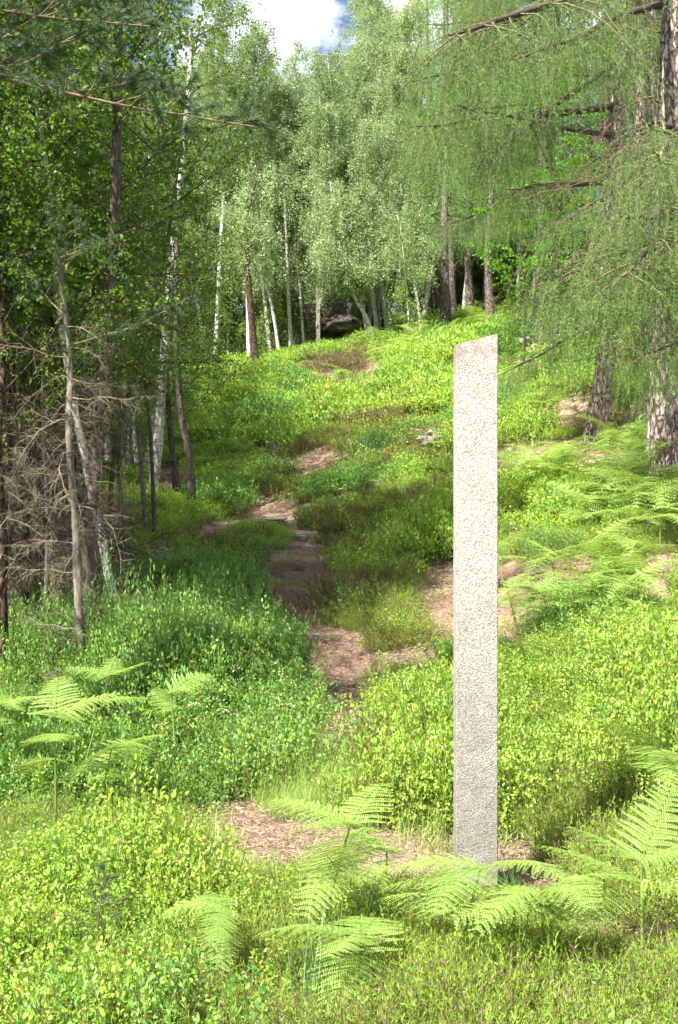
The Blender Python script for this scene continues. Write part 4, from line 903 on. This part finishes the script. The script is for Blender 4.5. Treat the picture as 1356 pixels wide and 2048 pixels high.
# unseen neighbours on the left whose shade falls across the wood and the path
for i, (x, y, h) in enumerate([(-7.8, 13, 9), (-9, 17, 10), (-7.0, 17.5, 9), (-9.5, 23, 10), (-11.5, 12, 10)]):
    b = (x, y, Hz(x, y)); r = np.random.RandomState(40 + i)
    e = empty('birch_tree', b, 'unseen birch of the left wood, added beyond the left edge of the picture for its shade', 'birch tree', 'unseen shade birches beyond the left edge')
    mb, sp, rad = trunk_mesh([(0, 0, 0), (r.normal(0, .1), r.normal(0, .1), h * .35), (r.normal(0, .3), r.normal(0, .3), h * .7), (r.normal(0, .4), r.normal(0, .4), h)], .09, .03, 10, seed=i)
    mb.build('trunk', [M['birch_bark'], M['dark_twig']], e)
    for k in range(34):
        t = .25 + .75 * (k + r.rand()) / 34; p = along(sp, np.array([t]))[0]; put('branch', BR['birch'][r.randint(5)], e, p, k * 2.4, r.uniform(.9, 1.5) * (1.25 - t * .6), r.uniform(-.1, .6), 0)

# ------------------------------------------------------------------ larches on the right
LG = 'larches on the right'
def larch(label, pix, d, r0, r1, seed, limbs, nb=14, t0=.35, sc=(.5, .9), base=None, bark='larch_bark', extra=None, dead=8, stubs=60, azr=None, shade_canopy=None):
    e, sp, b = detailed_tree('larch_tree', 'larch tree', label, pix, d, r0, r1, bark, BR['larch'][5] + BR['larch'][-20], nb, t0, sc, LG, base=base, seed=seed, pitch=(-.25, .1), dead=dead, dead_t=(.05, .7), deadkind='larch_dead', stubs=stubs, flare=1.35, knob=.1, extra_top=extra, azr=azr)
    if shade_canopy:  # unseen treetop above the frame, added to shade the recess behind
        rr = np.random.RandomState(seed + 7)
        mb, sp2, _ = trunk_mesh([sp[-1], sp[-1] + np.array([.1, .1, shade_canopy[1] * .5]), sp[-1] + np.array([0, .1, shade_canopy[1]])], r1, .03, 12, flare=1.0); mb.build('trunk', [M[bark], M['dark_twig']], e)
        for k in range(shade_canopy[0]):
            f = (k + .5) / shade_canopy[0]; put('branch', BR['larch'][5 if k % 2 else -20][k % 2], e, along(sp2, np.array([f]))[0], rr.uniform(1.4, 3.6), rr.uniform(1.0, 1.45) * (1.15 - f * .6), rr.uniform(-.15, .1), 0)
    for (x0, y0, d0, x1, y1, d1) in limbs:
        a = P(x0, y0, d0) - b; c = P(x1, y1, d1) - b; v = c - a; L_ = np.linalg.norm(v); pt = math.degrees(math.asin(v[2] / L_)); key = min(BR['larch'], key=lambda k: abs(k - pt))
        rr = np.random.RandomState(abs(int(x0 * 7 + y1))); me = BR['larch'][key][rr.randint(2)]
        put('branch', me, e, a, math.atan2(v[1], v[0]), L_ / 3.0 * 1.03, math.radians(pt - key) * .8, 0)
    return e
larch('big larch with thick pinkish plated trunk at the right edge', [(1328, 935), (1328, 700), (1332, 500), (1338, 250), (1346, 0), (1352, -300)], 14.6, .19, .13, 50,
  [(1320, 10, 14.5, 1060, 160, 12.5), (1330, -80, 14.5, 960, 150, 11), (1345, 420, 14.4, 1180, 585, 11.5), (1330, 520, 14.5, 1210, 700, 12),
   (1356, 350, 14.4, 1300, 620, 10.5), (1350, 700, 14.4, 1400, 800, 12)], 0, .5, (.5, .9), dead=10, azr=(-.9, 1.9), shade_canopy=(14, 9))
larch('slimmer larch trunk left of the big one, its foot behind dead brushwood', [(1190, 880), (1206, 760), (1218, 640), (1227, 500), (1228, 380), (1233, 220), (1243, 40), (1250, -250)], 19, .16, .08, 51,
  [(1231, -60, 19, 940, 130, 16), (1230, -150, 19, 880, 20, 17), (1228, 130, 19, 925, 350, 17.5), (1228, 210, 19, 850, 420, 17), (1226, 360, 19, 1010, 500, 17),
   (1220, 560, 19, 1040, 680, 18), (1215, 640, 19, 1010, 770, 18), (1232, 270, 19, 900, 330, 17)], 0, .5, (.5, .8), dead=12, azr=(-1., 1.8), shade_canopy=(18, 9))
larch('grey larch trunk in the gap behind, its foot just above the near post top', [(1076, 665), (1078, 560), (1080, 420), (1086, 280), (1090, 100), (1095, -150)], 33, .17, .1, 52,
  [(1085, 200, 33, 850, 330, 31), (1085, 100, 33, 820, 180, 31), (1082, 330, 33, 960, 480, 31), (1082, 380, 33, 880, 470, 32)], 7, .5, (1.0, 1.5), bark='larch_bark_far')
larch('dark slender larch just left of the big trunk', [(1282, 900), (1284, 600), (1280, 320), (1285, 100), (1290, -200)], 22, .12, .08, 53, [(1282, 330, 22, 1120, 480, 20), (1282, 460, 22, 1150, 640, 20)], 4, .45, (.6, 1.0), bark='larch_bark_far')
larch('thin larch trunk squeezed behind the big trunk at upper right', [(1300, 860), (1308, 500), (1305, 250), (1300, 0), (1300, -200)], 25, .09, .06, 54, [(1304, 100, 25, 1180, 190, 23), (1304, 250, 25, 1160, 360, 23)], 5, .45, (.6, 1.0), bark='larch_bark_far')
larch('larch beyond the right edge whose hanging boughs reach in at mid height', [(1560, 1000), (1560, 600), (1560, 200), (1570, -300)], 12.5, .17, .12, 55,
  [(1540, 330, 12.5, 1250, 400, 10.5), (1540, 400, 12.5, 1270, 480, 10.2), (1540, 520, 12.5, 1290, 640, 10.4), (1545, 600, 12.5, 1310, 730, 10.8), (1540, 450, 12.5, 1220, 570, 11)], 1, .5, (.6, .9), azr=(-.8, .8))

# bright broadleaf saplings between the larches
for i, (x, y, dd, h, lb) in enumerate([(1045, 690, 28, 5.2, 'bright green leafy sapling between the larches behind the top of the near post'), (1150, 640, 30, 6.2, 'bright green leafy young maple in the sunlit gap behind the slimmer larch'), (1105, 670, 25, 7.2, 'tallest of the bright green saplings, between the grey larch and the slimmer larch')]):
    q = P(x, 0, dd); b = (q[0], dd, Hz(q[0], dd)); r = np.random.RandomState(70 + i); e = empty('maple_sapling', b, lb, 'sapling')
    mb, sp, rad = trunk_mesh([(0, 0, 0), (.05, 0, h * .4), (-.05, 0, h * .7), (.05, 0, h)], .04, .015, 8, seed=i); mb.build('trunk', [M['dark_twig'], M['dark_twig']], e)
    for k in range(22):
        t = .08 + .92 * (k + r.rand()) / 22; put('branch', BR['maple'][r.randint(2)], e, along(sp, np.array([t]))[0], k * 2.4, r.uniform(.5, .85), r.uniform(-.2, .5), 0)

# low larch shoots and dead brushwood round the slimmer larch
g0 = G(1190, 890); e = empty('brushwood', g0 + [.35, -.5, .1], 'tangle of dead brown larch twigs piled at the foot of the slimmer larch', 'brushwood')
r = np.random.RandomState(8)
for k in range(26): put('dead_branch', BR['larch_dead'][k % 2], e, (r.uniform(-.7, 1.0), r.uniform(-.5, .5), r.uniform(0, .5)), r.uniform(0, 6.28), r.uniform(.4, .75), r.uniform(-.2, .5), r.uniform(-3, 3))
g0 = G(1310, 1690); e = empty('dead_branch', g0 + [0, 0, .05], 'bleached dead branch lying on the heather at the right edge', 'branch')
for k in range(9): put('twig', BR['dead'][k % 4], e, (r.uniform(-.15, .15), r.uniform(-.1, .1), r.uniform(0, .06)), r.uniform(-.6, .6) + (PI if k % 2 else 0), r.uniform(.2, .35), 0, r.uniform(-3, 3))

# ------------------------------------------------------------------ background trees
def strand_crown(r, sp, t0, lb, nbr, nstr, nl, ls, up=.7, strand=.8, mats=('birch_leaf_far', 'dark_twig'), spread=.16, prof=None, w=.36):
    mb = MB(); tops = []
    for i in range(nbr):
        t = t0 + (1 - t0) * (i + r.rand()) / nbr; b = along(sp, np.array([t]))[0]; az = i * 2.4 + r.normal(0, .3)
        f = (1.1 - t) ** .6 * min(1, (t - t0) * 5 + .35) if prof is None else prof(t); l = lb * f * r.uniform(.7, 1.2)
        c = curve(b, (math.cos(az), math.sin(az), up * r.uniform(.6, 1.4)), l, r, 7, up * 1.3, .1); mb.tube(c, np.linspace(max(.012, l * .012), .004, 7), 3, 1); tops.append((c, l))
    wts = np.array([l for _, l in tops]); wts /= wts.sum(); ks = r.choice(len(tops), nstr, p=wts)
    st = np.array([along(tops[k][0], np.array([r.uniform(.25, 1)]))[0] for k in ks]); ln = np.array([tops[k][1] for k in ks])
    st += r.normal(0, 1, st.shape) * (ln * spread)[:, None] * np.array([1, 1, .7]); dr = unit(np.stack([r.normal(0, .35, nstr), r.normal(0, .35, nstr), -np.ones(nstr)], 1)); sl = strand * r.uniform(.4, 1.2, nstr)
    k = np.repeat(np.arange(nstr), nl); n = len(k); t = r.rand(n); p = st[k] + dr[k] * (sl[k] * t)[:, None] + r.normal(0, ls * 1.1, (n, 3))
    d = unit(r.normal(0, 1, (n, 3)) + [0, 0, -.5]); s = ls * r.uniform(.6, 1.3, n); leaves(mb, p, d, rnd_dirs(r, n, .6), s, s * w, 'kite', 0, .2)
    return mb, [M[mats[0]], M[mats[1]]]

def far_birch(label, pix, d, r0, seed, crown=3.0, n=(26, 330, 34), ls=.085, mat='birch_leaf_far', bark='birch_bark', t0=.3, group='birches along the crest', htop=None, name='birch_tree'):
    r = np.random.RandomState(seed + 3000); q = P(pix[0][0], 0, d); b = np.array([q[0], d, Hz(q[0], d)])
    pts = [np.zeros(3)] + [P(x, y, d) - b for x, y in pix[1:]]
    for i in range(1, len(pts)): pts[i][1] += r.normal(0, .25) * i * .5
    e = empty(name, b, label, 'birch tree' if 'birch' in name else 'pine tree', group)
    mb, sp, rad = trunk_mesh(pts, r0 * .8, r0 * .2, 8, seed=seed); mb.build('trunk', [M[bark], M['dark_twig']], e)
    mb, mm = strand_crown(r, sp, t0, crown, n[0], n[1], n[2], ls, 1.0, 1.0, (mat, 'dark_twig'), .2); mb.build('crown', mm, e)
    return e
CB = [
 ('birch with a straight white trunk left of the distant post', [(583, 668), (577, 600), (575, 520), (570, 400), (562, 260), (560, 150)], 57, .13),
 ('thin white birch between the straight birch and the distant post', [(609, 660), (601, 590), (596, 540), (590, 420), (600, 300), (610, 200)], 58, .09),
 ('slanting pale birch leaning left of the straight birch', [(560, 668), (545, 620), (530, 565), (510, 530), (490, 440), (470, 350)], 56, .11),
 ('pale birch trunk rising behind the boulder', [(652, 640), (655, 580), (653, 520), (640, 380), (640, 240), (650, 120)], 62, .14),
 ('left one of the tall birches leaning left above the boulder', [(740, 655), (722, 600), (705, 535), (688, 460), (668, 380), (650, 290), (640, 200)], 54, .12),
 ('long straight white birch leaning left, tallest of the leaning group', [(758, 640), (740, 555), (728, 480), (712, 400), (692, 325), (670, 230), (655, 120)], 56, .13),
 ('short leaning birch in front of the boulder end', [(752, 665), (735, 640), (712, 600), (690, 545), (683, 515), (670, 430), (660, 360)], 53, .12),
 ('white birch curving left, standing alone right of the leaning group', [(844, 655), (838, 620), (830, 570), (822, 520), (800, 440), (770, 330), (745, 230)], 52, .09),
 ('slim birch sapling in front of the leaning group with leaves down to the ground', [(820, 690), (817, 640), (815, 590), (806, 520), (800, 450)], 47, .035),
 ('tall birch whose rounded crown stands against the sky left of the cloud', [(500, 690), (498, 560), (505, 400), (500, 250), (505, 120), (515, 45)], 60, .2),
 ('tall slim birch standing left of the sky gap, its crown cut by the top edge', [(430, 720), (440, 520), (450, 320), (446, 140), (452, -40)], 56, .15),
 ('tall birch right of the sky gap with crown cut by the top edge', [(735, 640), (745, 480), (752, 320), (745, 150), (735, 0), (730, -80)], 66, .2),
 ('birch with dense pale crown right of the sky gap', [(655, 640), (668, 500), (672, 350), (665, 230), (662, 160)], 68, .18),
 ('birch behind the leaning group below the dense larch boughs', [(800, 640), (800, 480), (805, 300), (815, 150), (820, 20)], 63, .18),
 ('birch filling the space under the cloud', [(600, 670), (612, 520), (608, 380), (600, 270), (598, 200)], 66, .17),
]
for i, (lb, pix, d, r0) in enumerate(CB):
    small = 'sapling' in lb
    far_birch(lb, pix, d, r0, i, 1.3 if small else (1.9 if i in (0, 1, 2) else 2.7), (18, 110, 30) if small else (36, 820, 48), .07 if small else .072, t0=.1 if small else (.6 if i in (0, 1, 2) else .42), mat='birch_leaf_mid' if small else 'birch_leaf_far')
far_birch('dark blackened trunk standing on the crest left of the white birches', [(512, 685), (500, 600), (495, 520), (492, 430), (505, 360), (512, 300)], 50, .2, 40, 2.6, (22, 230, 30), .08, bark='pine_bark')

# copies: prototype birches for the woods
def proto_tree(seed, h, r0, crown, n, ls, mat, bark, t0, up=.7, strand=.8, prof=None, spread=.16, w=.36, bend=.025):
    r = np.random.RandomState(seed); pts = [np.zeros(3)] + [np.array([r.normal(0, bend * h) * k ** .5, r.normal(0, bend * h) * k ** .5, h * k / 4]) for k in range(1, 5)]
    mb, sp, rad = trunk_mesh(pts, r0, r0 * .2, 8, seed=seed); tm = mb.mesh('trunk', [M[bark], M['dark_twig']])
    mb, mm = strand_crown(r, sp, t0, crown, n[0], n[1], n[2], ls, up, strand, (mat, 'dark_twig'), spread, prof, w); return tm, mb.mesh('crown', mm)
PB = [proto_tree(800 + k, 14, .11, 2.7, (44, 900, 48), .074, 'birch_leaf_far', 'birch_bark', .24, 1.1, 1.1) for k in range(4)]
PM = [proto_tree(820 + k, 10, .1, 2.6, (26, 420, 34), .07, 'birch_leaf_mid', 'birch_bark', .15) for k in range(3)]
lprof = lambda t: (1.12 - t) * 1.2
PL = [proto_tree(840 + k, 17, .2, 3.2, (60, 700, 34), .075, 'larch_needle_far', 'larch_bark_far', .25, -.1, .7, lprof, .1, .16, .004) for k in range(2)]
PP = [proto_tree(860 + k, 12, .17, 2.2, (30, 300, 40), .09, 'pine_needle', 'pine_bark', .3, .3, .4, None, .12, .14, .006) for k in range(2)]
rw = np.random.RandomState(4)
def wood(name, cat, protos, spots, label, group, s0=.8, s1=1.2):
    for (x, y) in spots:
        tm, cmesh = protos[rw.randint(len(protos))]; e = empty(name, (x, y, Hz(x, y) - .05), label, cat, group); s = rw.uniform(s0, s1)
        e.scale = (s, s, s * rw.uniform(.9, 1.1)); tl = .05 if 'birch' in name else .02; e.rotation_euler = (rw.normal(0, tl), rw.normal(0, tl), rw.uniform(0, 6.28)); link_mesh('trunk', tm, e); link_mesh('crown', cmesh, e)
def spots(n, xl, xr, y0, y1, mind=1.6, f=None):
    out = []; tr = 0
    while len(out) < n and tr < 6000:
        tr += 1; y = rw.uniform(y0, y1); x = rw.uniform(xl(y), xr(y))
        if f is not None and not f(x, y): continue
        if all((x - a) ** 2 + (y - b) ** 2 > mind ** 2 for a, b in out): out.append((x, y))
    return out
wood('birch_tree', 'birch tree', PB, spots(44, lambda y: -.19 * y, lambda y: .16 * y, 62, 84, 2.0, lambda x, y: not (-.042 * y < x < .004 * y)), 'one of the pale green birches standing behind the crest', 'birches behind the crest', 1.05, 1.4)
wood('birch_tree', 'birch tree', PB, spots(36, lambda y: -.36 * y, lambda y: -.10 * y, 42, 72, 2.2, lambda x, y: x < -.24 * y or y > 63), 'one of the birches in the wood rising behind the left trees', 'birches at the back of the left wood', .85, 1.15)
PS = [proto_tree(880 + k, 5, .05, 2.2, (30, 300, 34), .085, 'birch_leaf_mid', 'birch_bark', .04) for k in range(2)]
wood('birch_bush', 'birch bush', PS, spots(40, lambda y: -.24 * y, lambda y: .2 * y, 63, 92, 1.6), 'one of the bushy young birches under the tall ones behind the crest', 'young birches behind the crest', .8, 1.3)
wood('birch_tree', 'birch tree', PM, spots(46, lambda y: -.24 * y, lambda y: .24 * y, 66, 100, 2.0), 'one of the low leafy birches closing the view behind the crest', 'low birches behind the crest', 1.0, 1.4)
wood('birch_tree', 'birch tree', PM, [(-7.6, 32.6), (-8.8, 31), (-6.9, 35), (-9.8, 33.5), (-8.2, 37)], 'one of the leafy birches at the edge of the left wood below the crest', 'birches at the edge of the left wood', 1.0, 1.25)
wood('birch_tree', 'birch tree', PM, spots(13, lambda y: -.36 * y, lambda y: -.13 * y - .6, 25, 42, 1.8), 'one of the leafy birches in the shade of the left wood', 'birches inside the left wood', .8, 1.2)
wood('pine_tree', 'pine tree', PP, spots(7, lambda y: -.38 * y, lambda y: -.19 * y, 22, 45, 2.5), 'one of the dark pines standing among the birches of the left wood', 'pines in the left wood', .7, 1.0)
wood('larch_tree', 'larch tree', PL, spots(9, lambda y: .075 * y, lambda y: .125 * y, 50, 78, 2.2), 'one of the tall larches rising at the back on the right', 'larches at the back on the right', .9, 1.2)
wood('pine_tree', 'pine tree', PP, spots(28, lambda y: .14 * y, lambda y: .42 * y, 33, 66, 2.2), 'one of the pines behind the bright saplings on the right, dark needled in place of shade', 'dark needled stand-ins for shade on the right', 1.1, 1.5)  # dark needle colour stands in for the shade of the larch recess
wood('pine_tree', 'pine tree', PP, spots(8, lambda y: .07 * y, lambda y: .2 * y, 60, 78, 2.4), 'one of the dark trunked pines seen under the larch boughs near the crest', 'pines near the crest', .9, 1.2)

PN = [proto_tree(895, 10, .1, 2.4, (30, 800, 50), .042, 'birch_leaf', 'birch_bark', .2)]
wood('birch_tree', 'birch tree', PN, [(-4.8, 12.4), (-4.9, 10.4), (-7.6, 12.6), (-6.4, 14.6), (-8.6, 16.5), (-8.0, 19.5), (-9.8, 21), (-10.4, 14), (-9.5, 9.5), (-11.5, 18), (-11.5, 24), (-9.6, 26)], 'unseen birch of the left wood, added beyond the left edge of the picture for its shade', 'unseen shade birches beyond the left edge', 1.15, 1.4)  # unseen trees, added to throw shade into the left wood
wood('birch_tree', 'birch tree', PN, [(-4.7, 11.6), (-5.5, 12.2), (-5.0, 12.9), (-5.3, 11.0), (-4.6, 12.3), (-9.2, 22)], 'dense birch added out of sight beyond the left edge to shade the slope', 'dense added shade birches beyond the left edge', 1.25, 1.5)  # added out of view, packed close to cast the shadow band on the slope
wood('birch_tree', 'birch tree', PN, [(-6.4, 27.0), (-7.6, 29.0)], 'one of the leafy birches behind the dark left trunks', 'leafy birches behind the dark left trunks', 1.05, 1.3)

# ------------------------------------------------------------------ small plants
def sapling_conifer(px, py, h, label, seed, needle=.03, nw=.0012, mat='larch_needle'):
    g = G(px, py); r = np.random.RandomState(seed); e = empty('conifer_seedling', g, label, 'seedling'); mb = MB(); st = curve((0, 0, -.02), (0, 0, 1), h, r, 7, 0, .05); mb.tube(st, np.linspace(.005, .0015, 7) * (h / .4), 5, 0); mb.build('stem', M['larch_twig'], e)
    mb = MB(); P_, A_ = [], []
    for i in range(16):
        t = .15 + .8 * i / 16; b = along(st, np.array([t]))[0]; az = i * 2.4; s = curve(b, (math.cos(az), math.sin(az), .45), h * .45 * (1.1 - t), r, 4, .1, .1); mb.tube(s, .0012, 3, 1); n = 14; P_.append(along(s, np.linspace(.1, 1, n))); A_.append(np.repeat(unit(s[-1] - s[0])[None], n, 0))
    P_.append(along(st, np.linspace(.3, 1, 30))); A_.append(np.repeat(np.array([[0, 0, 1.]]), 30, 0)); p = np.vstack(P_); a = np.vstack(A_); k = np.repeat(np.arange(len(p)), 6)
    leaves(mb, p[k], unit(a[k] * .8 + r.normal(0, .6, (len(k), 3))), rnd_dirs(r, len(k)), needle, nw, 'tri', 0); mb.build('foliage', [M[mat], M['larch_twig']], e)
sapling_conifer(190, 1930, .42, 'small bare stemmed conifer seedling among bilberries at the lower left', 1, .03, .0009, 'pine_needle')
sapling_conifer(720, 1500, .30, 'little pale green larch seedling at the near end of the narrow path', 2)
sapling_conifer(440, 1150, .5, 'pale conifer seedling standing in the bilberry patch left of the path bend', 3, .05, .002)
sapling_conifer(1120, 700, 1.6, 'young larch shoot behind the near post top', 5, .06, .003)
for (x, y, sc, az, lb) in [(640, 1290, .22, .6, 'dark twig lying across the path at its lower bend'), (880, 1235, .3, 2.2, 'bleached twig lying on the bare earth left of the near post'), (600, 1120, .25, .1, 'thin twig lying on the shaded part of the path'), (690, 1400, .2, 1.9, 'small twig on the near end of the narrow path'), (1230, 1150, .4, .4, 'dry twig lying on the bare earth among the right hand bracken'), (520, 1650, .22, 2.6, 'dry twig on the sandy patch in the foreground'), (1130, 800, .9, .3, 'fallen larch twig on the needle slope between the larches')]:
    g = G(x, y); o = bpy.data.objects.new('fallen_twig', BR['dead'][int(x) % 4]); C.objects.link(o); o.location = tuple(g + [0, 0, .012]); o.scale = (sc, sc, sc * .25); o.rotation_euler = (0, 0, az); tag(o, lb, 'twig')
def rush(px, py, h, rad, n, label, seed, w=.003):
    g = G(px, py); o = bpy.data.objects.new('rush_clump', grass_patch(seed, rad, h, n, w, M['rush'], .5)); C.objects.link(o); o.location = tuple(g); tag(o, label, 'rush clump')
rush(388, 1035, .6, .14, 150, 'dark green rush clump at the foot of the slender dark birch', 1, .005)
rush(748, 918, .7, .28, 160, 'blue green rush clump on the sunny slope above the heather', 2, .006)
rush(640, 2080, .55, .10, 60, 'blue green grass clump with long arching blades at the bottom edge', 3, .0025)
rush(1010, 1800, .28, .08, 26, 'few stiff grass blades standing right of the post foot', 4, .003)
# flowering grass stems
r = np.random.RandomState(12); c = 0
for (x, y) in [(400, 1560), (425, 1555), (448, 1550), (470, 1560), (500, 1545), (520, 1530), (540, 1535), (365, 1570), (340, 1560), (560, 1520), (430, 1570), (575, 1600), (840, 1660), (490, 1530)]:
    g = G(x + r.normal(0, 8), y); mb = MB(); h = r.uniform(.28, .48); az = r.uniform(0, 6.28); s = curve((0, 0, 0), (.15 * math.cos(az), .15 * math.sin(az), 1), h, r, 9, 0, .03)
    tip = curve(s[-1], unit(s[-1] - s[-2]) * .6 + np.array([math.cos(az), math.sin(az), 0]) * .6, .09, r, 6, 1.4, .05); mb.tube(np.vstack([s, tip[1:]]), .0008, 3, 0)
    t = r.uniform(0, 1, 60); p = along(tip, t); leaves(mb, p, unit(r.normal(0, .5, (60, 3)) + unit(tip[-1] - tip[0])), rnd_dirs(r, 60), .012, .0022, 'kite', 0)
    o = mb.build('flowering_grass', M['seed'], origin=(0, 0, 0)); o.location = tuple(g); tag(o, 'one of the thin grass stems with nodding straw coloured seed head behind the sandy patch', 'grass stem', 'flowering grass stems')
